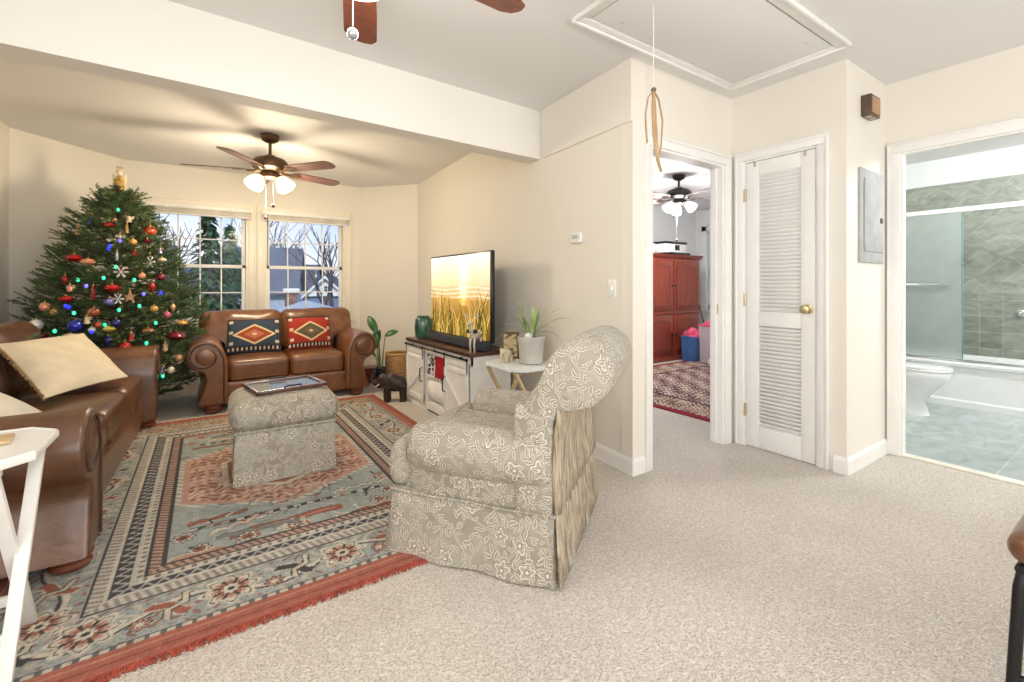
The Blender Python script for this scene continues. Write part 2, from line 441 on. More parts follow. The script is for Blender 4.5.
def dup(root, loc, rotz, label, group=None, scale=None):
    r = root.copy(); COL.objects.link(r); r.location = loc; r.rotation_euler = (0, 0, rotz); r['label'] = label
    if group: r['group'] = group
    if scale: r.scale = scale
    for ch in list(root.children):
        c = ch.copy(); COL.objects.link(c); c.parent = r
        for g in ch.children:
            d = g.copy(); COL.objects.link(d); d.parent = c
    return r
def T(x=0, y=0, z=0, rx=0, ry=0, rz=0):
    return Matrix.Translation((x, y, z)) @ Matrix.Rotation(rz, 4, 'Z') @ Matrix.Rotation(ry, 4, 'Y') @ Matrix.Rotation(rx, 4, 'X')
def arc(cx, cy, r, a0, a1, n):
    return [(cx+r*math.cos(R(a0+(a1-a0)*i/n)), cy+r*math.sin(R(a0+(a1-a0)*i/n))) for i in range(n+1)]
def pattern_grid(name, nx, ny, sx, sy, fn, m, parent=None, zfn=None, flip=None):
    """a dense sheet in local x (width) and y (height) whose dyed pattern comes from fn(x, y) in sRGB 0..255"""
    xs = np.linspace(-sx/2, sx/2, nx); ys = np.linspace(-sy/2, sy/2, ny); X, Y = np.meshgrid(xs, ys)
    C = fn(X, Y)/255.0; C = np.where(C <= .04045, C/12.92, ((np.clip(C, 0, 1)+.055)/1.055)**2.4)
    Z = zfn(X, Y) if zfn else np.zeros_like(X)
    V = np.stack([X, Y, Z], -1).reshape(-1, 3)
    if flip: V = np.stack(flip(V[:, 0], V[:, 1], V[:, 2]), -1)
    idx = np.arange(nx*ny).reshape(ny, nx)
    F = np.stack([idx[:-1, :-1], idx[:-1, 1:], idx[1:, 1:], idx[1:, :-1]], -1).reshape(-1, 4)
    me = bpy.data.meshes.new(name); me.vertices.add(len(V)); me.vertices.foreach_set('co', V.astype(np.float32).ravel())
    me.loops.add(F.size); me.loops.foreach_set('vertex_index', F.astype(np.int32).ravel())
    me.polygons.add(len(F)); me.polygons.foreach_set('loop_start', (np.arange(len(F))*4).astype(np.int32))
    me.update(calc_edges=True)
    a = me.attributes.new('pattern', 'FLOAT_COLOR', 'POINT')
    a.data.foreach_set('color', np.concatenate([C.reshape(-1, 3), np.ones((nx*ny, 1))], 1).astype(np.float32).ravel())
    me.polygons.foreach_set('use_smooth', [True]*len(F)); me.materials.append(m)
    o = bpy.data.objects.new(name, me); COL.objects.link(o)
    if parent is not None: o.parent = parent
    return o

# ------------------------------------------------------------------ where a pixel's ray meets a plane (for setting out)
sY, cY = math.sin(YAW), math.cos(YAW)
def pdir(px): u = (px-HX)/FPX; return (sY+cY*u, cY-sY*u)
def at_t(px, py, t): a, b = pdir(px); return Vector((a*t, b*t, CAM_H+(HY-py)/FPX*t))
def on_z(px, py, z): return at_t(px, py, (CAM_H-z)*FPX/(py-HY))
def on_Y(px, py, Y): return at_t(px, py, Y/pdir(px)[1])
def on_X(px, py, X): return at_t(px, py, X/pdir(px)[0])

# ================================================================== SETTING
CZ = 2.5; XL = -1.40
BAYL0, BAYL1 = (XL, 5.67), (-.74, 6.42); BAYR0, BAYR1 = (1.79, 6.42), (2.37, 5.76)
TW0, TW1 = (2.37, 5.76), (2.12, 1.84)
XC = 3.19; YB = 1.84; YP = 1.125; XB = 3.84
poly = [(XL-.05, -2.6), (XB+.06, -2.6), (XB+.06, YP+.02), (XC+.02, YP+.02), (XC+.02, YB+.02), (7.6, YB+.02), (7.6, 5.1), (2.4, 5.1), (2.42, 5.8), (1.82, 6.5), (-.76, 6.5), (XL-.05, 5.7)]
struct(obj('floor', M().prism(poly, -.08, 0), CARPET))
struct(obj('ceiling', M().prism([(XL-.1, -2.7), (8.0, -2.7), (8.0, 6.6), (XL-.1, 6.6)], CZ, CZ+.1), CEIL))

def wall_strip(name, a, b, m, th=.1, holes=(), z0=0, z1=CZ, side=1, xs=(0, 0)):
    """straight wall from a to b; thickness grows to the left of a->b when side=1; holes = (s0, s1, z0, z1) along it"""
    a = Vector((*a, 0)); b = Vector((*b, 0)); d = (b-a); L = d.length; ang = math.atan2(d.y, d.x); mt = T(a.x, a.y, 0, rz=ang)
    y0, y1 = (0, th) if side > 0 else (-th, 0)
    mb = M(); cuts = sorted(set([-xs[0], L+xs[1]]+[h[0] for h in holes]+[h[1] for h in holes]))
    for s0, s1 in zip(cuts[:-1], cuts[1:]):
        mid = (s0+s1)/2; hs = [h for h in holes if h[0] < mid < h[1]]
        if not hs: mb.span((s0, y0, z0), (s1, y1, z1), 0, mt)
        for h in hs:
            if h[2] > z0: mb.span((s0, y0, z0), (s1, y1, h[2]), 0, mt)
            mb.span((s0, y0, h[3]), (s1, y1, z1), 0, mt)
    return struct(obj(name, mb, m, smooth=False))

# windows in the bay
W1 = (-.616, .52); W2 = (.533, 1.669); WZ0, WZ1 = .66, 2.13; CW = .085
def hole(w): return (w[0]+CW+.74, w[1]-CW+.74, WZ0+.05, WZ1-CW)
wall_strip('wall_left', (XL, -2.6), BAYL0, WALL, side=1, xs=(.1, .03))
wall_strip('wall_bay_left', BAYL0, BAYL1, WALL, side=1, xs=(0, .04))
wall_strip('wall_back', BAYL1, BAYR0, WALL, .14, holes=[hole(W1), hole(W2)], side=1, xs=(.02, .02))
wall_strip('wall_bay_right', BAYR0, BAYR1, WALL, side=1, xs=(.04, 0))
wall_strip('wall_right', TW0, TW1, WALL, .11, side=1, xs=(.03, 0))
HX0, HX1, HZ = 2.285, 3.08, 2.0
wall_strip('wall_hall', (TW1[0]+.003, YB), (7.6, YB), WALL, .09, holes=[(HX0-TW1[0]-.003, HX1-TW1[0]-.003, -.01, HZ)], side=1)
CY0, CY1, DZ = 1.275, 1.748, 2.02
wall_strip('wall_closet', (XC, YB), (XC, YP), WALL, .08, holes=[(YB-CY1, YB-CY0, -.01, DZ)], side=1)
wall_strip('wall_panel', (XC+.08, YP), (XB+.05, YP), WALL, .1, side=1)
BY0, BY1, BZ = .36, 1.048, 2.02
wall_strip('wall_bath', (XB, YP), (XB, -2.6), WALL, .05, holes=[(YP-BY1, YP-BY0, -.01, BZ)], side=1)
wall_strip('wall_rear', (XL-.1, -2.6), (XB+.1, -2.6), WALL, .1, side=-1)
# upper band of the long wall stands a finger proud, level with the beam
d = Vector((TW1[0]-TW0[0], TW1[1]-TW0[1])); Lw = d.length
mt = T(TW0[0], TW0[1], 0, rz=math.atan2(d.y, d.x))
struct(obj('trim_1', M().span((2.98, -.012, 2.125), (Lw-.001, 0, CZ), 0, mt), WALL, smooth=False))
# beam across between the two rooms
struct(obj('trim_2', M().prism([(XL-.02, 2.66), (2.24, 2.82), (2.23, 2.97), (XL-.02, 2.81)], 2.125, CZ+.02), wall_mat('beam_paint', (238, 234, 226)), smooth=False))

# bedroom shell
wall_strip('wall_bedroom_back', (2.48, 5.02), (7.6, 5.02), BEDW, side=1)
wall_strip('wall_bedroom_right', (7.5, 5.1), (7.5, YB), BEDW, .12, holes=[(5.1-4.80, 5.1-4.0, .72, 2.12)], side=1)
struct(obj('wall_bedroom_left', M().prism([(2.235, 1.935), (2.47, 5.05), (2.49, 5.05), (2.255, 1.935)], 0, CZ), BEDW, smooth=False))
struct(obj('wall_bedroom_front', M().span((3.10, 1.931, 0), (7.5, 1.937, CZ)), BEDW, smooth=False))
# bathroom shell
BXE = 6.58
TILE = tile_mat('grey_green_floor_tile', .32, .62, ((192, 200, 200), (178, 188, 188)), (214, 217, 214), R(0), .005)
struct(obj('floor', M().span((XB+.005, -.9, -.05), (5.86, 1.86, .004)), TILE, smooth=False))
WT1 = tile_mat('grey_green_wall_tile_diagonal', .34, .17, ((176, 181, 170), (156, 163, 152)), (184, 188, 178), R(45), .004, 'yz', .5, 5)
WT2 = tile_mat('grey_green_wall_tile', .165, .165, ((164, 170, 158), (146, 153, 142)), (178, 183, 173), 0, .004, 'yz', 0, 5)
WT3 = tile_mat('grey_green_wall_tile_side', .34, .17, ((176, 181, 170), (156, 163, 152)), (184, 188, 178), R(45), .004, 'xz', .5, 5)
wall_strip('wall_bath_back', (BXE, 1.95), (BXE, -.9), BATHW, side=1)
struct(obj('trim_3', M().span((BXE-.012, -.9, 1.06), (BXE, 1.86, 2.22)), WT1, smooth=False))
struct(obj('trim_3', M().span((BXE-.012, -.9, .40), (BXE, 1.86, 1.06)), WT2, smooth=False))
wall_strip('wall_bath_left', (XB+.05, 1.86), (BXE, 1.86), BATHW, .08, side=1)
struct(obj('trim_3', M().span((5.80, 1.85, .40), (BXE-.012, 1.86, 2.22)), WT3, smooth=False))
wall_strip('wall_bath_front', (XB, -.9), (BXE, -.9), BATHW, side=-1)
struct(obj('trim_4', M().span((XB-.005, BY0, 0), (XB+.06, BY1, .012), .004), mat('pale_threshold', (236, 230, 216), .4)))

# baseboards
def baseboard(name, a, b, m=TRIMW, ext=(0, 0), h=.1):
    a = Vector((*a, 0)); b = Vector((*b, 0)); dd = b-a; L = dd.length; mt = T(a.x, a.y, 0, rz=math.atan2(dd.y, dd.x))
    pr = [(0, 0), (-.014, 0), (-.014, h-.02), (-.008, h-.008), (-.004, h), (0, h)]
    return struct(obj(name, M().loft([[(s_, p[0], p[1]) for p in pr] for s_ in (-ext[0], L+ext[1])], True, True, mt), m, smooth=False))
baseboard('baseboard_left', (XL, -2.6), BAYL0); baseboard('baseboard_bay_left', BAYL0, BAYL1)
baseboard('baseboard_back', BAYL1, BAYR0); baseboard('baseboard_bay_right', BAYR0, BAYR1)
baseboard('baseboard_right', TW0, TW1, ext=(0, .012)); baseboard('baseboard_hall', (TW1[0], YB), (HX0-.065, YB), ext=(.012, 0))
baseboard('baseboard_closet', (XC, 1.19), (XC, YP), ext=(0, .012)); baseboard('baseboard_panel', (XC, YP), (XB, YP), ext=(.012, 0))

# casings
def casing(name, mt, w, z, cw=.065, dep=.018, m=TRIMW, jamb=.11, stop=True):
    """door casing: local x along the wall, y out of it toward the viewer (-y), opening from 0..w"""
    mb = M()
    for x0, x1 in ((-cw, 0), (w, w+cw)):
        mb.span((x0, -dep, 0), (x1, 0, z), .003, mt)
        xo = (x0-.001, x0+.014) if x0 < 0 else (x1-.014, x1+.001)
        mb.span((xo[0], -dep-.007, 0), (xo[1], -dep+.002, z+cw-.0145), .003, mt)
    mb.span((-cw, -dep, z), (w+cw, 0, z+cw), .004, mt); mb.span((-cw-.001, -dep-.007, z+cw-.014), (w+cw+.001, -dep+.002, z+cw+.001), .003, mt)
    mb.span((-.001, -.002, 0), (.014, jamb, z), 0, mt); mb.span((w-.014, -.002, 0), (w+.001, jamb, z), 0, mt); mb.span((.0145, -.002, z-.014), (w-.0145, jamb, z+.001), 0, mt)
    if stop: mb.span((.0135, jamb*.45, 0), (.024, jamb*.8, z-.015), 0, mt); mb.span((w-.024, jamb*.45, 0), (w-.0135, jamb*.8, z-.015), 0, mt)
    return struct(obj(name, mb, m, angle=30))
casing('trim_5', T(HX0, YB), HX1-HX0, HZ, jamb=.095)
st = obj('strike_plate', M().span((HX1-.0155, YB+.03, .93), (HX1-.0125, YB+.055, 1.0)), BRASS); struct(st)
casing('trim_6', T(XC, CY1, 0, rz=-PI/2), CY1-CY0, DZ, cw=.058, jamb=.08, stop=False)
casing('trim_7', T(XB, BY1, 0, rz=-PI/2), BY1-BY0, BZ, jamb=.052, stop=False)

# louvred closet door
dw = CY1-CY0-.032
door = bpy.data.objects.new('door_1', None); COL.objects.link(door); struct(door)
door.location = (XC-.004, CY1-.016, .006); door.rotation_euler = (0, 0, -PI/2); DH = DZ-.024
mb = M(); st_ = .085
L1, L2 = (.95, 1.90), (.15, .85)
for x0, x1 in ((0, st_), (dw-st_, dw)): mb.span((x0, 0, 0), (x1, .034, DH), .003)
for z0, z1 in ((0, L2[0]), (L2[1], L1[0]), (L1[1], DH)): mb.span((st_, 0.001, z0), (dw-st_, .033, z1), .002)
obj('door_frame', mb, TRIMW, door, angle=30)
for z0, z1 in (L1, L2):
    mb = M(); z = z0+.012
    while z < z1-.004:
        mb.box((dw/2, .017, z), (dw-2*st_+.01, .040, .0065), .002, T(0, 0, 0) @ Matrix.Translation((0, .017, z)) @ Matrix.Rotation(R(-52), 4, 'X') @ Matrix.Translation((0, -.017, -z)))
        z += .0265
    mb.span((st_, .0315, z0), (dw-st_, .033, z1))
    obj('louver_panel', mb, TRIMW, door, angle=30)
kx = dw-.042; kb = M().lathe([(0, 0), (.031, 0), (.031, .004), (.014, .008), (.011, .02), (.012, .03), (.026, .04), (.030, .05), (.027, .062), (.012, .068), (0, .069)], (0, 0, 0), 20, T(kx, 0, .98, rx=R(90)))
obj('door_knob', kb, BRASS, door, label='round brass knob')
for z in (.25, 1.03, 1.77):
    obj('hinge', M().tube([(-.004, -.006, z-.045), (-.004, -.006, z+.045)], .006, 8).span((-.016, -.004, z-.044), (.0, -.001, z+.044)), BRASS, door)
for x in (.06, dw-.06):
    obj('ball_catch', M().span((x-.008, -.003, DH-.035), (x+.008, .004, DH+.004), .002).tube([(x, -.004, DH-.02), (x, 0, DH-.02)], .005), STEEL, door)
obj('closet_back', M().span((XC+.07, 1.2, 0), (XC+.08, 1.8, 2.05)), TRIMW); struct(bpy.data.objects['closet_back']).name = 'trim_8'

# windows of the bay
def make_window(name, w):
    root = bpy.data.objects.new(name, None); COL.objects.link(root); struct(root)
    root.location = (w[0], 6.42, 0); wd = w[1]-w[0]
    mb = M()
    for x0, x1 in ((0, CW), (wd-CW, wd)):
        mb.span((x0, -.02, WZ0+.03), (x1, 0, WZ1-CW), .003)
        xo = (x0-.0, x0+.016) if x0 < .01 else (x1-.016, x1)
        mb.span((xo[0], -.028, WZ0+.03), (xo[1], -.018, WZ1-.0165), .003)
    mb.span((0, -.02, WZ1-CW), (wd, 0, WZ1), .004); mb.span((0, -.028, WZ1-.016), (wd, -.018, WZ1), .003)
    obj('window_casing', mb, TRIMC, root, angle=30)
    obj('window_sill', M().span((-.02, -.06, WZ0), (wd+.02, .06, WZ0+.032), .006).span((.01, -.016, WZ0-.075), (wd-.01, 0, WZ0), .003), TRIMC, root, angle=30)
    x0, x1 = CW, wd-CW; z0, z1 = WZ0+.032, WZ1-CW; zm = 1.365
    mb = M().span((x0, 0, z0), (x0+.02, .14, z1)).span((x1-.02, 0, z0), (x1, .14, z1)).span((x0, 0, z1-.02), (x1, .14, z1)).span((x0, .05, z0-.02), (x1, .14, z0+.012))
    obj('window_jamb', mb, TRIMC, root, smooth=False)
    for nm, za, zb, y in (('lower_sash', z0+.012, zm+.02, .055), ('upper_sash', zm-.02, z1-.02, .09)):
        xa, xb = x0+.02, x1-.02; mb = M(); sw = .042
        mb.span((xa, y, za), (xa+sw, y+.032, zb), .003).span((xb-sw, y, za), (xb, y+.032, zb), .003).span((xa, y, za), (xb, y+.032, za+(.055 if y < .08 else .04)), .003).span((xa, y, zb-.04), (xb, y+.032, zb), .003)
        sash = obj(nm, mb, WHITEP, root, angle=30)
        mb = M(); ga, gb = xa+sw, xb-sw; zc, zd = za+.045, zb-.04
        for k in (1, 2, 3): x = ga+(gb-ga)*k/4; mb.span((x-.007, y+.010, zc), (x+.007, y+.024, zd), .002)
        mb.span((ga, y+.0105, (zc+zd)/2-.007), (gb, y+.0235, (zc+zd)/2+.007), .002)
        obj('muntin_grid', mb, WHITEP, sash, angle=30)
        obj('pane', M().span((ga, y+.015, zc-.005), (gb, y+.019, zd)), GLASS, sash, smooth=False)
    return root
make_window('window_1', W1); make_window('window_2', W2)
def make_blind(w, label, knob):
    wd = w[1]-w[0]-2*CW+.09; xc = (w[0]+w[1])/2
    t = thing('window_blind', label, 'window blind', (xc, 6.395, WZ1-CW-.03), group=None)
    obj('head_rail', M().span((-wd/2, -.045, -.0), (wd/2, -.003, .038), .004), WHITEP, t)
    mb = M()
    for k in range(14): mb.span((-wd/2+.01, -.043, -.004-.004*k-.003), (wd/2-.01, -.006, -.004-.004*k), .001)
    obj('slat_stack', mb, mat('blind_slat', (232, 226, 214), .5), t)
    obj('bottom_rail', M().span((-wd/2+.01, -.045, -.076), (wd/2-.01, -.005, -.06), .004), WHITEP, t)
    obj('wand', M().tube([(-wd/2+.07, -.05, .0), (-wd/2+.07, -.052, -.66)], .004, 6), mat('smoky_wand', (70, 74, 84), .2), t)
    for x in (-wd*.3, wd*.3): obj('bracket', M().span((x-.02, -.048, -.002), (x+.02, -.002, .041), .002), WHITEPL, t)
    if knob:
        obj('lift_cord', M().tube([(.1, -.05, 0), (.1, -.053, -.73)], .002, 5).lathe([(.003, 0), (.012, -.02), (.014, -.04), (.003, -.05)], (.1, -.053, -.73), 10), WHITEPL, t)
make_blind(W1, 'raised white blind stacked at the top of the left window beside the tree', False)
make_blind(W2, 'raised white blind stacked at the top of the right window above the red cushion', True)

# attic hatch in the ceiling
t = thing('attic_hatch', 'white pull-down attic hatch panel framed in the ceiling', 'attic hatch', (2.27, 1.385, CZ))
hx, hy = .725, .355; mb = M()
for a, b in (((-hx, -hy), (hx, -hy+.065)), ((-hx, hy-.065), (hx, hy)), ((-hx, -hy+.0655), (-hx+.065, hy-.0655)), ((hx-.065, -hy+.0655), (hx, hy-.0655))):
    mb.span((a[0], a[1], -.018), (b[0], b[1], .0), .005)
for a, b in (((-hx, -hy), (hx, -hy+.02)), ((-hx, hy-.02), (hx, hy)), ((-hx, -hy+.0205), (-hx+.02, hy-.0205)), ((hx-.02, -hy+.0205), (hx, hy-.0205))):
    mb.span((a[0], a[1], -.026), (b[0], b[1], -.012), .005)
obj('hatch_frame', mb, TRIMW, t, angle=30)
obj('hatch_gap', M().span((-hx+.06, -hy+.06, -.004), (hx-.06, hy-.06, 0)), mat('dark_gap', (70, 62, 54), .9), t)
obj('hatch_door', M().span((-hx+.072, -hy+.072, -.015), (hx-.069, hy-.069, -.003), .002), CEIL, t)
for x, y in ((-.5, .22), (-.25, .24), (.55, .1), (-.5, -.2), (.5, -.22)): obj('screw', M().lathe([(.005, -.0165), (.005, -.0145)], (x, y, 0), 8), STEEL, t)
p = Vector((1.79, 1.425, 0))
t = thing('pull_cord', 'thin white cord with looped rawhide strips hanging from the attic hatch', 'pull cord', (p.x, p.y, CZ-.015))
obj('cord', M().tube([(0, 0, 0), (0, 0, -.41)], .0022, 6), mat('white_string', (228, 222, 210), .8), t)
TAN = mat('rawhide_strip', (186, 158, 122), .8, bs=.3)
def strip(pts, w): return obj('strip', M().tube(pts, w, 8, flat=.35), TAN, t)
strip([(0, 0, -.405), (-.022, .014, -.44), (-.035, .02, -.52), (-.03, .02, -.6), (-.026, .016, -.66)], .009)
strip([(0, 0, -.405), (.02, -.014, -.45), (.036, -.024, -.55), (.03, -.02, -.68), (.022, -.014, -.72)], .009)
strip([(0, 0, -.405), (-.004, 0, -.5), (.004, .0, -.62), (.014, -.012, -.74), (.03, -.022, -.80)], .010)
strip([(0, 0, -.41), (.006, -.004, -.52), (.012, -.01, -.66), (.02, -.016, -.77)], .009)
obj('knot', M().ball((0, 0, -.405), .013, 10, 6), mat('dark_knot', (110, 96, 80), .8), t)

# ------------------------------------------------------------------ ceiling fans
def make_fan(label, loc, rot0, drop, blade_mat, metal, lampm, shades, zdir, bl=.66, tilt=12, bw=.14, shade_r=.062, power=0, color=(1, 1, 1), fob=None, shade_tilt=48, shade_list=None):
    t = thing('ceiling_fan', label, 'ceiling fan', loc)
    obj('canopy', M().lathe([(0, 0), (.075, 0), (.078, -.015), (.066, -.05), (.04, -.068), (.018, -.075), (0, -.075)], n=24), metal, t)
    obj('downrod', M().tube([(0, 0, -.06), (0, 0, -drop)], .014, 12), metal, t)
    z = -drop
    obj('motor_housing', M().lathe([(0, .015), (.04, .015), (.06, 0), (.125, -.02), (.145, -.045), (.15, -.075), (.14, -.105), (.10, -.125), (.075, -.13), (0, -.13)], (0, 0, z), 28), metal, t)
    obj('switch_housing', M().lathe([(0, -.13), (.055, -.13), (.062, -.15), (.058, -.185), (.03, -.20), (0, -.202)], (0, 0, z), 20), metal, t)
    for k in range(5):
        a = R(rot0+72*k); m_ = T(0, 0, z-.12, rz=a)
        out = [(.2, -.045), (.24, -.058), (.42, -bw/2+.004), (bl-.05, -bw/2), (bl-.012, -bw/2+.022), (bl, -.012), (bl, .012), (bl-.012, bw/2-.022), (bl-.05, bw/2), (.42, bw/2-.004), (.24, .058), (.2, .045)]
        b = M().prism(out, -.004, .004, 'z', m_ @ Matrix.Rotation(R(tilt), 4, 'X'))
        bo = obj('blade', b, blade_mat, t, angle=30)
        br = M().tube([(.09, 0, 0), (.14, 0, -.012), (.19, 0, -.008)], .011, 8, m_)
        br.prism([(.17, -.012), (.2, -.038), (.25, -.045), (.27, -.02), (.3, 0), (.27, .02), (.25, .045), (.2, .038), (.17, .012)], -.011, -.005, 'z', m_ @ Matrix.Rotation(R(tilt), 4, 'X'))
        obj('blade_bracket', br, metal, bo, angle=30)
    if shades:
        for deg in (shades if isinstance(shades, list) else [zdir+360*k/shades for k in range(shades)]):
            a = R(deg); m_ = T(0, 0, z-.165, rz=a) @ T(.07, 0, 0, ry=R(180-shade_tilt))
            fit = obj('lamp_fitter', M().tube([(0, 0, -.02), (0, 0, .02)], .02, 12, m_).lathe([(.024, .014), (.03, .03), (.026, .036)], n=14, mt=m_), metal, t)
            obj('lamp_shade', M().lathe([(.026, .03), (shade_r*.62, .05), (shade_r*.86, .085), (shade_r, .125), (shade_r*.99, .15), (shade_r*.8, .147), (.03, .125), (0, .12)], n=18, mt=m_), lampm, fit, label='lit frosted glass bell shade')
    else:
        obj('lamp_bowl', M().lathe([(.05, -.19), (.10, -.20), (.118, -.215), (.112, -.245), (.085, -.27), (.04, -.285), (0, -.288)], (0, 0, z), 24), lampm, t, label='lit white glass bowl')
    if fob:
        for fx, fy, fz, fm in fob:
            obj('pull_chain', M().tube([(fx, fy, z-.19), (fx, fy, fz)], .0018, 5).ball((fx, fy, fz-.008), .004, 8, 6), STEEL, t)
            obj('chain_fob', M().ball((fx, fy, fz-.024), .017, 12, 8), fm, t)
    if power: lamp('fan_lamp', (0, 0, z-.36), power, color, .17, t)
    return t
FOBD = mat('dark_fob', (92, 60, 40), .4); FOBC = mat('glass_fob', (196, 200, 204), .08, .6)
FANWOOD2 = wood('worn_walnut_blade', (84, 58, 52), (124, 92, 84), (2, 14, 14), .35)
make_fan('bronze ceiling fan with two lit bell shades over the brown loveseat', (.49, 4.64, CZ), 20, .20, FANWOOD2, BRONZE, LAMPW, [204, 324], 0, .69, -11, shade_r=.078, shade_tilt=36, power=74, color=(1, .83, .58), fob=[(.02, -.04, -.62, FOBD), (-.03, .05, -.72, FOBD)])
make_fan('ceiling fan with wooden blade tips reaching in at the top edge of the photo', (.405, 1.46, CZ), 2, .14, FANWOOD, BRONZE, LAMPN, 0, 0, .64, 12, power=22, color=(1, .97, .93), fob=[(-.03, -.035, -.565, FOBC)])
make_fan('dark ceiling fan with lit shades seen through the bedroom doorway', (4.85, 3.48, CZ), 32, .17, wood('grey_fan_blade', (120, 100, 92), (170, 150, 140), (2, 14, 14)), BRONZED, LAMPN, [165, 285, 45], 0, .62, 13, power=95, color=(.98, .98, 1), fob=[(.0, .03, -.78, FOBD)])
lamp('bath_fill', (5.0, .2, 2.36), 90, (.97, .99, 1), .14)  # unseen lamp added to brighten the bathroom

# ------------------------------------------------------------------ wall fittings
def wall_x(Y): return TW0[0]+(TW1[0]-TW0[0])*(Y-TW0[1])/(TW1[1]-TW0[1])
wr = math.atan2(TW1[1]-TW0[1], TW1[0]-TW0[0])
def on_tvwall(px, py):
    a, b = pdir(px); # t with a*t = wall_x(b*t)
    k = (TW1[0]-TW0[0])/(TW1[1]-TW0[1]); tt = (TW0[0]-k*TW0[1])/(a-k*b); return at_t(px, py, tt)
p = on_tvwall(578, 238)
t = thing('thermostat', 'small white thermostat high on the wall behind the armchair', 'thermostat', p, wr)
obj('housing', M().span((-.055, -.026, -.036), (.055, 0, .036), .007), WHITEPL, t)
obj('display', M().span((-.03, -.028, -.008), (.025, -.025, .02), .001), mat('lcd_grey', (158, 166, 160), .3), t)
obj('button', M().span((.035, -.029, -.02), (.045, -.025, .015), .002), mat('grey_button', (190, 190, 188), .4), t)
p = on_tvwall(612.5, 289)
t = thing('light_switch', 'white light switch plate on the wall left of the bedroom doorway', 'light switch', p, wr)
obj('switch_plate', M().span((-.036, -.007, -.058), (.036, 0, .058), .004), WHITEPL, t)
obj('toggle', M().span((-.006, -.02, -.008), (.006, -.005, .014), .002), WHITEPL, t)
for z in (.04, -.04): obj('screw', M().lathe([(.003, .0065), (.003, .0085)], (0, 0, 0), 8, T(0, 0, z, rx=R(90))), STEEL, t)
a = on_Y(858, 168, YP); b = on_Y(881, 266, YP)
zt = CAM_H+(HY-167)/FPX*(YP/pdir(858)[1]); zb = CAM_H+(HY-262)/FPX*(YP/pdir(858)[1])
t = thing('electrical_panel', 'grey metal electrical panel door beside the bathroom doorway', 'electrical panel', ((a.x+b.x)/2, YP, 0))
pw = (b.x-a.x)/2
obj('panel_cover', M().span((-pw, -.014, zb), (pw, 0, zt), .004), GREYM, t)
dr = obj('panel_door', M().span((-pw+.05, -.022, zb+.07), (pw-.03, -.010, zt-.06), .004), GREYM, t)
obj('latch', M().span((pw-.085, -.026, (zb+zt)/2-.035), (pw-.05, -.018, (zb+zt)/2+.0), .003), BLACKP, dr)
obj('hinge', M().tube([(-pw+.05, -.018, zb+.1), (-pw+.05, -.018, zt-.09)], .005, 6), GREYM, dr)
a = on_Y(860, 97, YP); b = on_Y(870, 118, YP)
t = thing('door_chime', 'small brown wooden door chime box high on the wall corner', 'door chime', (a.x+.085, YP, a.z-.055))
CH = wood('dark_chime_wood', (70, 52, 42), (96, 72, 58), (10, 10, 2))
obj('box', M().span((-.075, -.055, -.065), (.075, 0, .065), .004), CH, t)
obj('front_panel', M().span((-.062, -.060, -.05), (.062, -.053, .05), .002), mat('tan_cane_panel', (176, 138, 104), .6, bs=.5), t)
obj('sound_slot', M().span((-.05, -.045, -.067), (-.01, -.012, -.063)).span((.01, -.045, -.067), (.05, -.012, -.063)), mat('pale_slot', (190, 176, 160), .7), t)

# ================================================================== SEATING
def arm_profile(w=.24, over=.06, rr=.14, top=.655, bot=.08):
    """front outline of a rolled arm: straight inside, roll on top, waist under the roll, flared foot"""
    cx, cz = .5*w+.045, top-rr
    p = [(0, bot), (0, bot+.1), (0, bot+.2), (0, cz-.09), (.006, cz-.03)]+[(x, z) for x, z in arc(cx, cz, rr, 172, -78, 24)]
    p += [(w-.062, cz-rr-.012), (w-.075, cz-rr-.06), (w-.07, bot+.20), (w-.045, bot+.11), (w-.012, bot)]
    return p
def arm_welt(w, top, rr=.14, bot=.08):
    """the welt on the arm front: up inside the edge, round the roll and curling in to a scroll"""
    cx, cz = .5*w+.045, top-rr; q = []
    for i in range(34):
        a = 172-i*15.5; r = rr-.028-max(0, i-14)*.0042
        q.append((cx+r*math.cos(R(a)), cz+r*math.sin(R(a))))
    return [(.03, bot+.01), (.03, bot+.1), (.03, bot+.2), (.03, cz-.09), (.032, cz-.03)]+q
DWELT = mat('dark_welt', (66, 42, 29), .6)
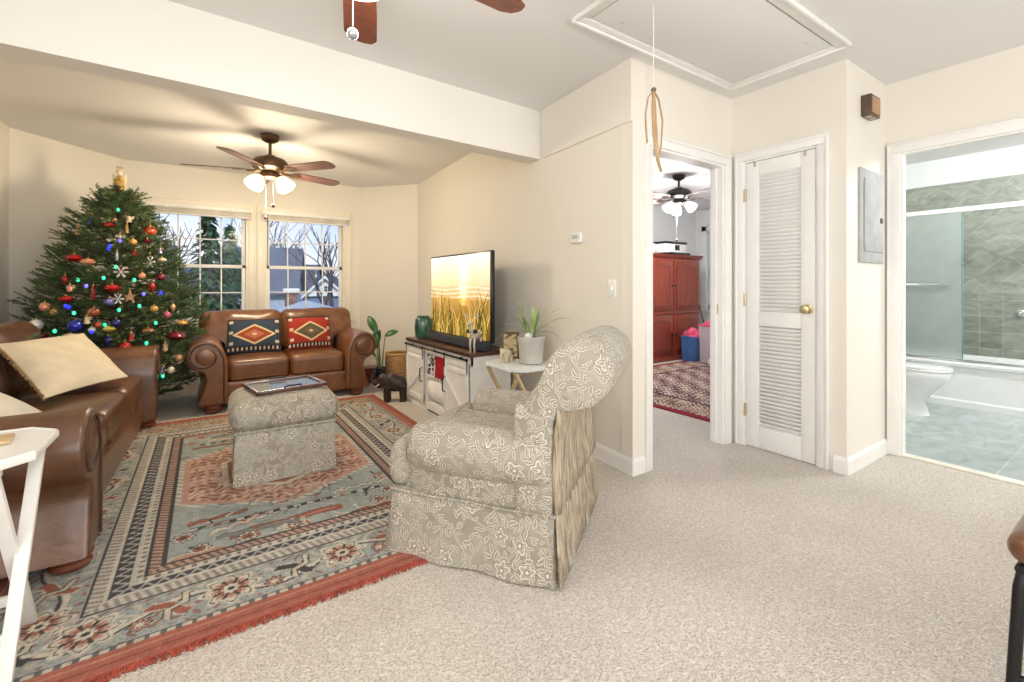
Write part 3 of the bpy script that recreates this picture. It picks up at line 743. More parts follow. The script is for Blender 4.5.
def make_sofa(name, label, cat, loc, rot, inner, ncush, lm, dep=.95, top=.655, back=.87, seat=.455, aw=.24):
    t = thing(name, label, cat, loc, rot); f = -dep/2
    obj('base_frame', M().pillow((0, .02, .16), (inner+.02, dep-.11, .21), .025, .006), lm, t)
    prof = arm_profile(aw, top=top)
    for s in (-1, 1):
        pr = [(s*(inner/2+x), z) for x, z in prof]
        a = M().prism(pr, f, dep/2-.05, 'y', rnd=.02); ao = obj('armrest', a, lm, t, angle=60)
        # front scroll panel framed by a welt
        cs = (inner/2+.5*aw+.045, top-.14)
        obj('scroll_disc', M().lathe([(0, -.012), (.045, -.010), (.07, -.004), (.085, .004)], (0, 0, 0), 24, T(s*cs[0], f, cs[1], rx=R(-90)) @ Matrix.Diagonal((1, 1, 1, 1))), lm, ao, angle=60)
        obj('piping', M().tube([(s*(inner/2+x), f-.001, z) for x, z in arm_welt(aw, top)], .0065, 8), DWELT, ao)
    cw = inner/ncush
    for k in range(ncush):
        x = -inner/2+cw*(k+.5)
        c = obj('seat_cushion', M().pillow((x, -.07, (seat+.25)/2), (cw-.008, dep-.30, seat-.25), .05, .022, 12), lm, t)
        obj('piping', M().tube([(x+(cw/2-.03)*u, f+.088-.012, .285) for u in (-1, -.5, 0, .5, 1)], .005, 6), lm, c)
    bw = (inner+.42)
    mt = T(0, dep/2-.12, 0, rx=R(-8))
    obj('back_frame', M().pillow((0, .03, .44), (bw, .15, .78), .07, .0, 10, mt), lm, t)
    cb = bw/ncush
    for k in range(ncush):
        x = -bw/2+cb*(k+.5); m2 = T(x, dep/2-.24, seat-.04, rx=R(-13))
        def sag(p, k=k, cb=cb):
            q = p.copy(); u = q.x/(cb/2); v = q.z/.24
            q.z += .014*noise.noise(Vector((q.x*9+k*5, q.y*6, q.z*4)))
            q.y += .018*noise.noise(Vector((q.x*7+k*3, 2.2, q.z*8)))-.03*(1-min(1, abs(u))**2)*max(0, .2-v)
            if ncush > 0 and v < -.1:
                if k == 0 and q.x < 0: q.x = max(q.x, -cb/2+.21*min(1, (-.1-v)*2.5))
                if k == ncush-1 and q.x > 0: q.x = min(q.x, cb/2-.21*min(1, (-.1-v)*2.5))
            return q
        obj('back_cushion', M().pillow((0, 0, .235), (cb+.012, .22, .47), .085, .03, 14, m2, sag), lm, t)
    for x in (-inner/2-.11, inner/2+.11):
        for y in (f+.075, dep/2-.14):
            obj('bun_foot', M().lathe([(.045, 0), (.060, .010), (.068, .026), (.058, .040), (.072, .056), (.07, .076), (.04, .09)], (x, y, 0), 18), BUNWOOD, t, label='turned reddish wooden bun foot')
    return t
make_sofa('loveseat', 'two-seat brown leather loveseat with rolled arms under the windows', 'loveseat', (.685, 5.235, 0), 0, 1.03, 2, BROWNT)
make_sofa('sofa', 'long brown leather sofa along the left wall with scatter pillows', 'sofa', (-.825, 3.585, 0), PI/2-R(1.4), 1.93, 3, BROWN, dep=.96, top=.65, back=.85)

# scatter pillows
def kilim(u, v, ground, d1, d2):
    C = np.zeros(u.shape+(3,)); C[:] = ground
    def put(mask, col): C[mask] = col
    q = np.abs(u)*1.0+np.abs(v)*1.35
    st = np.round(q*14)/14
    put(st < .80, (222, 196, 150)); put(st < .70, d1); put(st < .42, (205, 170, 130)); put(st < .36, d2); put(st < .12, (232, 214, 190)); put(st < .05, (150, 60, 40))
    band = np.abs(v+.80) < .12
    put(band, (44, 38, 44)); put(band & (np.mod(u*6, 1) < .45) & (np.abs(v+.80) < .08), (214, 196, 170))
    put((np.abs(np.abs(u)-.86) < .07) & (np.abs(np.mod(v*1.6+.25, 1)-.5) < .13) & (v > -.6), (216, 196, 170)); put((v > .86), (70, 52, 46))
    return C
def kilim_cushion(label, loc, rot, lean, ground, d1, d2, w=.46, h=.34):
    t = thing('throw_cushion', label, 'cushion', loc, rot)
    def z_(X, Y):
        u = np.abs(X/(w/2)); v = np.abs(Y/(h/2)); return .075*np.clip(1-u**2.5, 0, 1)**.55*np.clip(1-v**2.5, 0, 1)**.55
    cl, sl2 = math.cos(lean), math.sin(lean)
    def flip(sgn):
        def f(x, y, z):
            yy = -sgn*z-.0; zz = y+h/2
            return [x, yy*cl+zz*sl2, zz*cl-yy*sl2]
        return f
    m = attr_mat('kilim_weave', .95, bsc=420)
    pattern_grid('cushion_front', 110, 84, w, h, lambda X, Y: kilim(X/(w/2), Y/(h/2), ground, d1, d2), m, t, z_, flip(1))
    pattern_grid('cushion_back', 40, 30, w, h, lambda X, Y: np.zeros(X.shape+(3,))+np.array(ground), m, t, z_, flip(-1))
    return t
kilim_cushion('dark blue woven cushion with orange diamond on the loveseat\'s left seat', (.405, 5.12, .475), R(-4), R(20), (58, 70, 84), (150, 74, 50), (186, 110, 80))
kilim_cushion('red woven cushion with olive diamond on the loveseat\'s right seat', (.92, 5.12, .475), R(3), R(20), (158, 56, 44), (92, 82, 66), (110, 96, 74), .42, .35)

CREAM = mat('cream_cotton', (226, 213, 188), .9, var=.04, bs=.25, bsc=200)
OFFW = mat('off_white_cotton', (230, 224, 208), .9, var=.04, bs=.25, bsc=200)
P0, P1, P2 = Vector((-.75, 3.50, .475)), Vector((-.455, 4.02, .475)), Vector((-.745, 4.43, .75))
t = thing('throw_pillow', 'large tan-cream square pillow leaning on the sofa back near the tree', 'pillow', P0, 0)
e1 = P1-P0; e2 = P2-P1; nn_ = e1.cross(e2).normalized(); ce = (e1+e2)/2+nn_*.05
mtp = Matrix(((e1.x, nn_.x, e2.x, ce.x), (e1.y, nn_.y, e2.y, ce.y), (e1.z, nn_.z, e2.z, ce.z), (0, 0, 0, 1)))
obj('pillow_cover', M().throw((1, 1), .13, mtp), CREAM, t)
fr = M(); rr_ = random.Random(4)
for i in range(60):
    s_ = -.5+i/59; p0 = mtp @ Vector((-.485, .0, s_*.97)); fr.tube([p0, p0+Vector((rr_.uniform(-.006, .006), -.02, rr_.uniform(-.014, .002)))], .005, 5)
obj('ruffle_trim', fr, mat('brown_ruffle', (150, 120, 84), .9), t)
t = thing('throw_pillow', 'off-white pillow on the sofa seat in front of the larger cream pillow', 'pillow', (-.83, 2.86, .47), 0)
obj('pillow_cover', M().throw((.48, .46), .15, T(0, 0, .13, rz=R(80)) @ Matrix.Rotation(R(-58), 4, 'X')), OFFW, t)

# ------------------------------------------------------------------ floral armchair (local front = -y)
t = thing('armchair', 'floral brocade skirted armchair with scroll back standing in the foreground', 'armchair', (1.185, 1.835, 0), R(215.5))
hw = .375
def skirt_ring(z, fl, n=18):
    pts = []
    c = [(-hw-fl, -.36-fl), (hw+fl, -.36-fl), (hw+fl, .36+fl), (-hw-fl, .36+fl)]
    for i in range(4):
        a, b = Vector((*c[i], 0)), Vector((*c[(i+1) % 4], 0))
        for j in range(n):
            u = j/n; p = a.lerp(b, u); nrm = Vector(((b-a).y, -(b-a).x, 0)).normalized()
            e = min(u, 1-u)
            w = (.0045*math.sin(u*PI*5+i*2)-(.012 if e < .03 else 0))*(1-z/.262)*2.0
            p += nrm*w; pts.append((p.x, p.y, z+(0.002*math.sin(u*14+i))))
    return pts
obj('skirt', M().loft([skirt_ring(z, fl) for z, fl in ((.008, .03), (.06, .024), (.12, .014), (.19, .006), (.262, 0), (.267, -.012))], True, True), FLORAL, t, angle=70)
mb = M(); rg = skirt_ring(.262, .003); obj('skirt_welt', M().tube(rg, .006, 6, loop=True), FLORAL, t)
obj('seat_base', M().pillow((0, .01, .315), (2*hw-.05, .66, .14), .03, .0), FLORAL, t)
# T-shaped seat cushion, its ears wrapping in front of the arms
tc_ = [(-.235, .20), (.235, .20), (.235, -.255), (.25, -.275), (.35, -.285), (.375, -.31), (.38, -.36), (.36, -.395), (.25, -.412), (0, -.42), (-.25, -.412), (-.36, -.395), (-.38, -.36), (-.375, -.31), (-.35, -.285), (-.25, -.275), (-.235, -.255)]
tcr = []
for z, ins in ((.268, .05), (.272, .03), (.29, .008), (.33, -.004), (.38, -.006), (.42, .004), (.45, .022), (.463, .045), (.468, .08)):
    n_ = len(tc_); row = []
    for i in range(n_):
        a = Vector(tc_[i-1]); b = Vector(tc_[(i+1) % n_]); t_ = (b-a).normalized(); q_ = Vector((t_.y, -t_.x)); p_ = Vector(tc_[i])+q_*ins*-1*(-1)
        row.append((p_.x, p_.y, z))
    tcr.append(row)
obj('seat_cushion', M().loft(tcr, True, True), FLORAL, t, angle=80, subsurf=1)
# rolled arms
for s in (-1, 1):
    def pr(g):
        cx = hw-.050; r = .102*g; cz = .452
        c = arc(cx, cz, r, 190, -80, 20)
        return [(s*(cx-.085*g), .36)]+[(s*x, z) for x, z in c]+[(s*(cx-.02*g), .35), (s*(cx-.05*g), .345)]
    rings = []
    for y, g in ((-.262, .35), (-.272, .62), (-.268, .84), (-.245, .96), (-.20, 1.01), (-.1, 1.03), (.05, 1.03), (.18, 1.0), (.30, .96), (.345, .8)):
        rings.append([(x, y, z) for x, z in pr(g)])
    ar_ = obj('armrest', M().loft(rings, True, True), FLORAL, t, angle=80)
    obj('arm_panel', M().pillow((s*(hw-.05), .03, .325), (.08, .60, .18), .02, .006), FLORAL, ar_)
# scroll back: side outline (y, z) pushed across the width
pb = [(.17, .30), (.16, .42), (.175, .52), (.205, .62), (.245, .70), (.295, .765)]
pb += [(y, z) for y, z in arc(.450, .805, .128, 156, -118, 18)]
pb += [(.378, .668), (.352, .58), (.345, .45), (.352, .30)]
rings = []
for x, k in ((-.39, .74), (-.384, .86), (-.368, .95), (-.31, 1.0), (-.15, 1.02), (0, 1.03), (.15, 1.02), (.31, 1.0), (.368, .95), (.384, .86), (.39, .74)):
    cy_, cz_ = .30, .66
    rings.append([(x*(1.0 if z > .62 else .93), cy_+(y-cy_)*k, cz_+(z-cz_)*(k if z > .5 else 1)) for y, z in pb])
bo = obj('backrest', M().loft(rings, True, True), FLORAL, t, angle=80)
for s in (-1, 1): obj('side_panel', M().pillow((s*.345, .275, .46), (.07, .16, .44), .025, .004), FLORAL, t)
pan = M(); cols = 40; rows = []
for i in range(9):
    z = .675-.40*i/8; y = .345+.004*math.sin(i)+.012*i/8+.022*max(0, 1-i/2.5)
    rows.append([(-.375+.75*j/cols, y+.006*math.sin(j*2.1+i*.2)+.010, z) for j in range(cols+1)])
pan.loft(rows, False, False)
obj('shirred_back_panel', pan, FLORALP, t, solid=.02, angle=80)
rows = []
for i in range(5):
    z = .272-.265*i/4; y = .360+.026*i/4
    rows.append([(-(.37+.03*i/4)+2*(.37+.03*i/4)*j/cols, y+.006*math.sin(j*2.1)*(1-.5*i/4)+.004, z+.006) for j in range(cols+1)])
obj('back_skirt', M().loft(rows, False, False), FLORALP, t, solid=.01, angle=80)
for s in (-1, 1):
    g = M()
    for k in range(14):
        a = R(360*k/14); g.tube([(s*.387, .415+.016*math.cos(a), .735+.016*math.sin(a)), (s*.380, .415+.062*math.cos(a), .745+.062*math.sin(a))], [.003, .006], 6)
    g.ball((s*.388, .415, .735), (.012, .020, .020), 10, 8)
    obj('gathered_rosette', g, FLORAL, bo)

# ------------------------------------------------------------------ ottoman with glass tray
t = thing('ottoman', 'floral brocade skirted ottoman in the middle of the rug', 'ottoman', (.41, 3.20, .014), R(-2))
def oring(z, f, wav=0, n=14):
    c = [(-.262-f, -.262-f), (.262+f, -.262-f), (.262+f, .262+f), (-.262-f, .262+f)]; pts = []
    for i in range(4):
        a, b = Vector((*c[i], 0)), Vector((*c[(i+1) % 4], 0))
        for j in range(n):
            u = j/n; p = a.lerp(b, u); nn = Vector(((b-a).y, -(b-a).x, 0)).normalized(); p += nn*(wav*math.sin(u*9+i)-(.01*wav/.004 if min(u, 1-u) < .04 and wav else 0)); pts.append((p.x, p.y, z))
    return pts
obj('skirt', M().loft([oring(.0, .012, .004), oring(.1, .008, .003), oring(.2, .004, .002), oring(.295, 0, .001), oring(.30, -.01)], True, True), FLORAL, t, angle=70)
obj('skirt_welt', M().tube(oring(.292, .004), .006, 6, loop=True), FLORAL, t)
obj('cushion_top', M().pillow((0, 0, .375), (.58, .58, .165), .075, .022, 14), FLORAL, t)
t = thing('glass_tray', 'framed glass tray lying on the ottoman reflecting the windows', 'tray', (.425, 3.22, .492), R(9))
mb = M(); tw, td = .205, .165
for a, b in (((-tw, -td), (tw, -td+.022)), ((-tw, td-.022), (tw, td)), ((-tw, -td), (-tw+.022, td)), ((tw-.022, -td), (tw, td))): mb.span((a[0], a[1], 0), (b[0], b[1], .02), .004)
obj('tray_frame', mb, wood('tray_wood', (74, 44, 34), (104, 68, 54), (8, 8, 2)), t)
mb = M()
for a, b in (((-tw+.003, -td+.003), (tw-.003, -td+.018)), ((-tw+.003, td-.018), (tw-.003, td-.003)), ((-tw+.003, -td), (-tw+.018, td)), ((tw-.018, -td), (tw-.003, td))): mb.span((a[0], a[1], .019), (b[0], b[1], .0225), .001)
obj('pewter_rim', mb, mat('pewter_edge', (186, 184, 186), .25, .7), t)
def inlay(X, Y):
    r = np.hypot(X, Y*1.2); a = np.arctan2(Y, X); n = np.sin(X*70)*np.sin(Y*83+np.sin(X*40)*2)
    C = np.zeros(X.shape+(3,)); C[:] = (150, 152, 146); C[n > .25] = (98, 96, 88); C[n < -.45] = (196, 194, 184); return C
pattern_grid('printed_panel', 60, 50, tw*2-.03, td*2-.03, inlay, attr_mat('tray_print', .6, bs=0), t).location = (0, 0, .006)
k = NT('tray_pane'); k.base((150, 152, 150)); k.set(Roughness=.02, Specular_IOR_Level=1.0, IOR=2.0, Alpha=.45); k.bump(k.noise(3).outputs['Fac'], .01, .001)
obj('glass_pane', M().span((-tw+.014, -td+.014, .010), (tw-.014, td-.014, .014)), k.m, t, smooth=False)
for s in (-1, 1): obj('handle', M().tube([(-.05, s*(td-.006), .018), (-.045, s*(td-.006), .032), (.045, s*(td-.006), .032), (.05, s*(td-.006), .018)], .005, 8), BLACK, t)

# ------------------------------------------------------------------ area rug
RX0, RX1, RY0, RY1 = -.69, 1.45, 1.75, 4.68; RW, RL = RX1-RX0, RY1-RY0
def rug_fn(X, Y):
    rng = np.random.RandomState(3)
    hx, hy = RW/2, RL/2
    dx = hx-np.abs(X); dy = hy-np.abs(Y); d = np.minimum(dx, dy); along = np.where(dx < dy, Y, X)
    C = np.zeros(X.shape+(3,)); C[:] = (160, 172, 168)
    def put(m, c): C[m] = c
    def wob(s, a): return a*(np.sin(X*s+1.3*np.sin(Y*s*.7))+np.sin(Y*s*1.1+1.7*np.sin(X*s*.8)))
    # --- field
    fx, fy = hx-.58, hy-.56
    hexm = np.maximum(np.abs(X)/(.50), (np.abs(Y)+np.abs(X)*.55)/.62)
    stair = np.round(hexm*16)/16
    put(stair < 1.0, (96, 70, 66)); put(stair < .96, (216, 152, 128)); tn = np.sin(X*64+2*np.sin(Y*40))*np.sin(Y*70+2*np.sin(X*52)); put((stair < .90) & (tn > .35), (150, 88, 72)); put((stair < .90) & (tn < -.55), (226, 206, 180)); put((stair < 1.06) & (stair > .96) & (np.mod(Y*18+X*18, 1) < .5), (222, 212, 190))
    put(stair < .62, (178, 96, 76)); put((stair < .62) & (stair > .55), (224, 208, 184)); put(stair < .5, (72, 74, 84)); put((stair < .42), (190, 120, 98)); put(stair < .22, (222, 206, 180))
    fm = (np.abs(X) < fx+.05) & (np.abs(Y) < fy+.05)
    # --- motif painters
    def rosette(cx, cy, r, cols):
        rr = np.hypot(X-cx, Y-cy); a = np.arctan2(Y-cy, X-cx); e = r*(1+.16*np.cos(8*a))
        for k_, c in cols: put(rr < e*k_, c)
        put((rr < e*.78) & (rr > e*.42) & (np.cos(8*a) < -.55), (46, 40, 44))
    def seg(x0, y0, x1, y1, w, c, zig=0, zf=40, dash=None, c2=None):
        vx, vy = x1-x0, y1-y0; L = math.hypot(vx, vy); vx /= L; vy /= L
        s_ = (X-x0)*vx+(Y-y0)*vy; q = (X-x0)*-vy+(Y-y0)*vx
        q = q+zig*(np.abs(np.mod(s_*zf/6.283, 1)-.5)*4-1)
        m = (s_ > 0) & (s_ < L) & (np.abs(q) < w)
        if c2 is not None: put((s_ > 0) & (s_ < L) & (np.abs(q) < w+.006), c2)
        if dash: put(m & (np.mod(s_*dash, 1) < .5), c)
        else: put(m, c)
    def crescent(cx, cy, r, w, a0, a1, c, c2=(70, 50, 46)):
        rr = np.hypot(X-cx, Y-cy); a = np.arctan2(Y-cy, X-cx); m = (a > a0) & (a < a1)
        e = np.sin((a-a0)/(a1-a0)*PI)*.6+.4
        put(m & (np.abs(rr-r) < (w+.006)*e), c2); put(m & (np.abs(rr-r) < w*e), c); put(m & (np.abs(rr-r) < w*e) & (np.mod(a*r*28, 1) < .22), (92, 58, 46))
    RUST = (172, 82, 56); CREAMC = (222, 212, 190); DK = (52, 48, 54); CORAL = (208, 138, 114)
    ros = [(1, CREAMC), (.86, (86, 66, 58)), (.8, CREAMC), (.62, CORAL), (.45, (150, 84, 60)), (.3, CREAMC), (.14, DK)]
    for sy in (-1, 1):
        yb = sy
        seg(-.29, yb*.815, .2, yb*.80, .024, RUST, .008, 26, None, (92, 62, 52)); seg(-.25, yb*.815, .17, yb*.802, .006, CORAL, .008, 26)
        rosette(-.03, yb*.87, .06, ros)
        seg(-.36, yb*.74, -.02, yb*.66, .016, CREAMC, .012, 90, None, (110, 96, 84)); seg(-.34, yb*.80, 0, yb*.83, .014, (120, 128, 124), .010, 80, None, (84, 84, 84))
        seg(.2, yb*.62, .5, yb*.62, .012, CREAMC, .012, 100, None, DK); seg(-.45, yb*.60, -.2, yb*.58, .013, RUST, .008, 60, None, DK)
        seg(-.44, yb*.66, .44, yb*.69, .010, CREAMC, 0, 40, 16, DK)
        for cx, cy in ((-.4, .86), (-.22, .86), (.38, .84), (.46, .74), (-.46, .72)):
            rosette(cx, yb*cy, .042, [(1, DK), (.85, CREAMC), (.55, RUST), (.25, DK)])
        seg(-.5, yb*.90, -.3, yb*.91, .018, CORAL, .01, 60, None, CREAMC); seg(.24, yb*.90, .45, yb*.91, .016, RUST, .01, 60, None, CREAMC)
    # loose small figures scattered in the field
    for _ in range(150):
        cx, cy = rng.uniform(-.5, .5), rng.choice([-1, 1])*rng.uniform(.42, .92); a = rng.uniform(0, PI); l = rng.uniform(.015, .05)
        seg(cx-l*math.cos(a), cy-l*math.sin(a), cx+l*math.cos(a), cy+l*math.sin(a), rng.uniform(.003, .007), [RUST, CREAMC, DK, CORAL, (122, 134, 134)][rng.randint(5)], rng.uniform(0, .012), 70)
    # --- border
    bm_ = d < .56
    put(bm_, (204, 198, 184))
    z = np.abs(np.mod(along*14, 1)-.5)*2
    put((d < .56) & (d > .545), DK)
    put((d < .545) & (d > .505), (196, 150, 130)); put((d < .545) & (d > .505) & (np.mod(along*34+d*20, 1) < .45), (112, 74, 66))
    put((d < .505) & (d > .495), DK); put((d < .495) & (d > .465), (214, 206, 190)); put((d < .49) & (d > .47) & (np.mod(along*26, 1) < .4), (120, 104, 96))
    side = dx < dy
    dark = (d < .455) & (d > np.where(side, .40, .415)); put(dark, (50, 50, 60))
    w_ = np.abs((d-.430)/.018-np.sin(along*120)*.9); put(dark & (w_ < .45), (176, 172, 164))
    put((d < np.where(side, .40, .415)) & (d > np.where(side, .388, .402)), (220, 210, 192))
    wide = d < np.where(side, .388, .402)
    put(wide & (d > .345), (150, 138, 128)); put(wide & (d > .345) & (np.mod(along*34+d*12, 1) < .5), (212, 202, 184))
    put(d < .345, (162, 172, 168)); put((d < .345) & (d > .338), DK)
    main = (d < .335) & (d > .125)
    ds = (d-.23)
    tn2 = np.sin(X*55+2*np.sin(Y*47))*np.sin(Y*58+2*np.sin(X*44)); put(main & (tn2 > .62), (204, 186, 164)); put(main & (tn2 < -.66), (150, 104, 88)); put(main & (np.abs(tn2) < .03), (120, 122, 122))
    vine = np.abs(ds-.05*np.sin(along*11)) < .009; put(main & vine, (222, 208, 184)); put(main & (np.abs(ds-.05*np.sin(along*11)+.016) < .005), DK)
    C0 = C.copy()
    for sgn in (-1, 1):
        for i, cx in enumerate(np.arange(-.8, .9, .40)):
            rosette(cx+.1, sgn*(hy-.235), .088, ros)
            seg(cx-.08-.06, sgn*(hy-.28), cx-.08+.06, sgn*(hy-.19), .018, RUST if i % 2 else DK, .012, 50, None, CREAMC)
            seg(cx-.10, sgn*(hy-.18), cx-.02, sgn*(hy-.30), .010, (216, 200, 172), .014, 70, None, DK)
            rosette(cx+.24, sgn*(hy-.19), .032, [(1, DK), (.8, CORAL), (.4, CREAMC)])
        for i, cy in enumerate(np.arange(-1.1, 1.15, .44)):
            rosette(sgn*(hx-.235), cy, .082, ros)
            seg(sgn*(hx-.29), cy+.17, sgn*(hx-.18), cy+.27, .018, DK if i % 2 else RUST, .012, 50, None, CREAMC)
            seg(sgn*(hx-.18), cy+.16, sgn*(hx-.29), cy+.25, .010, (216, 200, 172), .014, 70, None, DK)
    keep = d < .125; C[keep] = C0[keep]
    k2 = (d > .335) & bm_; C[k2] = C0[k2]
    put((d < .125) & (d > .118), DK); put((d < .118) & (d > .1), (210, 198, 176)); put((d < .118) & (d > .1) & (np.mod(along*24, 1) < .4), (90, 90, 92))
    put(d <= .1, (184, 80, 58)); put((d < .078) & (d > .068), (206, 120, 92)); put((d < .046) & (d > .04), (150, 58, 44))
    # back end carries a wider tan band
    tan_ = (Y > hy-.30) & (Y < hy-.1) & (dx > .1); m = tan_ & (rng.rand(*X.shape) < .75); C[m] = C[m]*.45+np.array((168, 132, 84))*.55
    # worn, irregular weave
    n = rng.rand(X.shape[0]//6+2, X.shape[1]//6+2); n = np.kron(n, np.ones((6, 6)))[:X.shape[0], :X.shape[1]]
    C = C*(.90+.12*n[..., None])+(rng.rand(*X.shape)[..., None]-.5)*26
    lum = C.mean(-1, keepdims=True); C = C*.64+lum*.14+np.array((176, 174, 168))*.22
    return np.clip(C, 0, 255)
rz = lambda X, Y: .011-.006*np.clip(1-np.minimum(RW/2-np.abs(X), RL/2-np.abs(Y))/.02, 0, 1)
t = thing('area_rug', 'patterned oriental rug with grey-blue field and rust border', 'rug', ((RX0+RX1)/2, (RY0+RY1)/2, 0))
pattern_grid('rug_pile', 480, 655, RW, RL, rug_fn, attr_mat('rug_wool', .95, bs=.5, bsc=260), t, rz)
obj('rug_backing', M().span((-RW/2, -RL/2, .0), (RW/2, RL/2, .005)), mat('jute_backing', (150, 92, 66), .95), t)
q = random.Random(5); FRM = mat('rust_fringe', (160, 76, 58), .95, var=.2, vs=40)
for s in (-1, 1):
    x = -RW/2; mb = M()
    while x < RW/2:
        y = s*RL/2; mb.tube([(x, y-.01*s, .007), (x+q.uniform(-.004, .004), y+s*.008, .008), (x+q.uniform(-.006, .006), y+s*q.uniform(.016, .028), .003)], [.0035, .0035, .0025], 4); x += .0075
    obj('fringe', mb, FRM, t)


# ================================================================== TELEVISION CORNER
SX, SY0, SY1, SH = 1.66, 3.0, 4.28, .625
t = thing('tv_stand', 'white farmhouse tv stand with sliding barn doors and brown plank top', 'tv stand', ((SX+2.03)/2, (SY0+SY1)/2, 0), -PI/2)
# local: front = -y, width along x (local +x -> world -Y)
sw, sd = (SY1-SY0), .37
obj('stand_top', M().span((-sw/2-.015, -sd/2-.02, SH-.03), (sw/2+.015, sd/2, SH), .004), DARKWOOD, t)
mb = M().span((-sw/2, -sd/2, 0), (-sw/2+.02, sd/2, SH-.03)).span((sw/2-.02, -sd/2, 0), (sw/2, sd/2, SH-.03)).span((-sw/2, sd/2-.01, .05), (sw/2, sd/2, SH-.03))
mb.span((-sw/2, -sd/2, .06), (sw/2, sd/2, .085)).span((-sw/2, -sd/2+.005, .0), (sw/2, -sd/2+.03, .06)).span((-sw/2, -sd/2, SH-.10), (sw/2, -sd/2+.02, SH-.03))
for x in (-.22, .22): mb.span((x-.01, -sd/2, .08), (x+.01, sd/2, SH-.03))
obj('carcass', mb, WHITEP, t, smooth=False)
obj('shelf', M().span((-.21, -sd/2+.01, .315), (.21, sd/2-.02, .333)), WHITEP, t)
obj('dark_seam', M().span((-.17, -sd/2-.001, .014), (.22, -sd/2+.004, .024)), BLACK, t, label='dark gap line in the white plinth')
for s in (-1, 1):
    x0, x1 = (.215, .632) if s > 0 else (-.632, -.215)
    fy = -sd/2-.02; d0, d1 = .075, SH-.075
    mb = M().span((x0, fy+.006, d0), (x1, fy+.018, d1))
    for a, b in ((x0, x0+.045), (x1-.045, x1)): mb.span((a, fy-.002, d0), (b, fy+.016, d1), .003)
    for a, b in ((d0, d0+.05), (d1-.05, d1), ((d0+d1)/2-.02+.15, (d0+d1)/2+.02+.15)): mb.span((x0, fy-.001, a), (x1, fy+.0155, b), .003)
    p0, p1 = Vector((x0+.04, fy+.001, d0+.05)), Vector((x1-.04, fy+.001, d1-.05-.13))
    if s > 0: p0.z, p1.z = p1.z, p0.z
    dd = p1-p0; L_ = dd.length; mb.box((0, 0, 0), (L_, .014, .035), .002, T(*((p0+p1)/2), ry=-math.atan2(dd.z, dd.x)))
    dr = obj('barn_door', mb, WHITEP, t, angle=30)
    hxp = x1-.022 if s < 0 else x0+.022
    obj('door_handle', M().tube([(hxp, fy-.002, .26), (hxp, fy-.025, .27), (hxp, fy-.025, .38), (hxp, fy-.002, .39)], .006, 8), BLACK, dr)
    for xh in (x0+.014, x1-.014): obj('hanger_strap', M().span((xh-.006, fy-.006, d1-.085), (xh+.006, fy-.002, d1+.025), .001).lathe([(.013, -.004), (.013, .004)], (0, 0, 0), 14, T(xh, fy-.006, d1+.02, rx=R(90))), BLACK, dr)
obj('slide_rail', M().span((-sw/2+.01, -sd/2-.042, SH-.058), (sw/2-.01, -sd/2-.034, SH-.044), .001).tube([(-.5, -sd/2-.038, SH-.051), (-.5, -sd/2, SH-.051)], .006).tube([(.5, -sd/2-.038, SH-.051), (.5, -sd/2, SH-.051)], .006).tube([(0, -sd/2-.038, SH-.051), (0, -sd/2, SH-.051)], .006), BLACK, t)
scx, scy = (SX+2.03)/2, (SY0+SY1)/2
def sloc(x, y, z=0): return Vector((scx+y, scy-x, z))
# things kept in the open bay
def damask(X, Y):
    n = np.sin(X*95+2*np.sin(Y*60))*np.sin(Y*80+2*np.sin(X*70)); C = np.zeros(X.shape+(3,)); C[:] = (236, 232, 228); C[n > .12] = (58, 46, 52); return C
t = tag(pattern_grid('patterned_cloth', 60, 60, .19, .25, damask, attr_mat('damask_cloth', .9), None, lambda X, Y: .008*np.sin(X*80), lambda x, y, z: [z, -x, y]), 'black and white patterned cloth hanging in the open bay of the stand', 'cloth'); t.location = sloc(-.105, -sd/2+.02, .455)
md = t.modifiers.new('t', 'SOLIDIFY'); md.thickness = .004
RED = mat('red_cloth', (178, 34, 44), .85, var=.12, bs=.5, bsc=30)
rows = []
for i in range(9):
    z = -.13+.25*i/8; rows.append([(.085*(j/12-.5)*2*(1-.25*i/8), -.02*math.sin(j*1.6)-.015, z) for j in range(13)])
t = tag(obj('folded_cloth', M().loft(rows, False, False), RED, solid=.012, loc=sloc(.06, -sd/2+.04, .455)), 'bright red folded cloth hung beside the patterned one inside the stand', 'cloth'); t.rotation_euler = (0, 0, -PI/2)
t = thing('small_figurine', 'small red and white figure standing on the inner shelf of the stand', 'figurine', sloc(.10, -sd/2+.06, .333), -PI/2)
obj('body', M().lathe([(.03, 0), (.034, .03), (.02, .08), (.012, .1)], n=14), mat('red_felt', (170, 40, 44), .9), t)
obj('head', M().ball((0, 0, .115), .022), WHITEPL, t); obj('hat', M().lathe([(.024, .125), (.014, .16), (.003, .19)], n=12), mat('dark_felt', (60, 44, 48), .9), t)
t = tag(obj('rolled_blanket', M().prism(arc(0, 0, .112, 0, 344, 22), -.2, .2, 'y', rnd=.03), mat('white_fleece', (240, 238, 234), .95, bs=.5, bsc=80), loc=sloc(0, -.088, .200)), 'rolled white blanket in the bottom of the open stand bay', 'blanket')
t.scale = (.9, 1, 1)

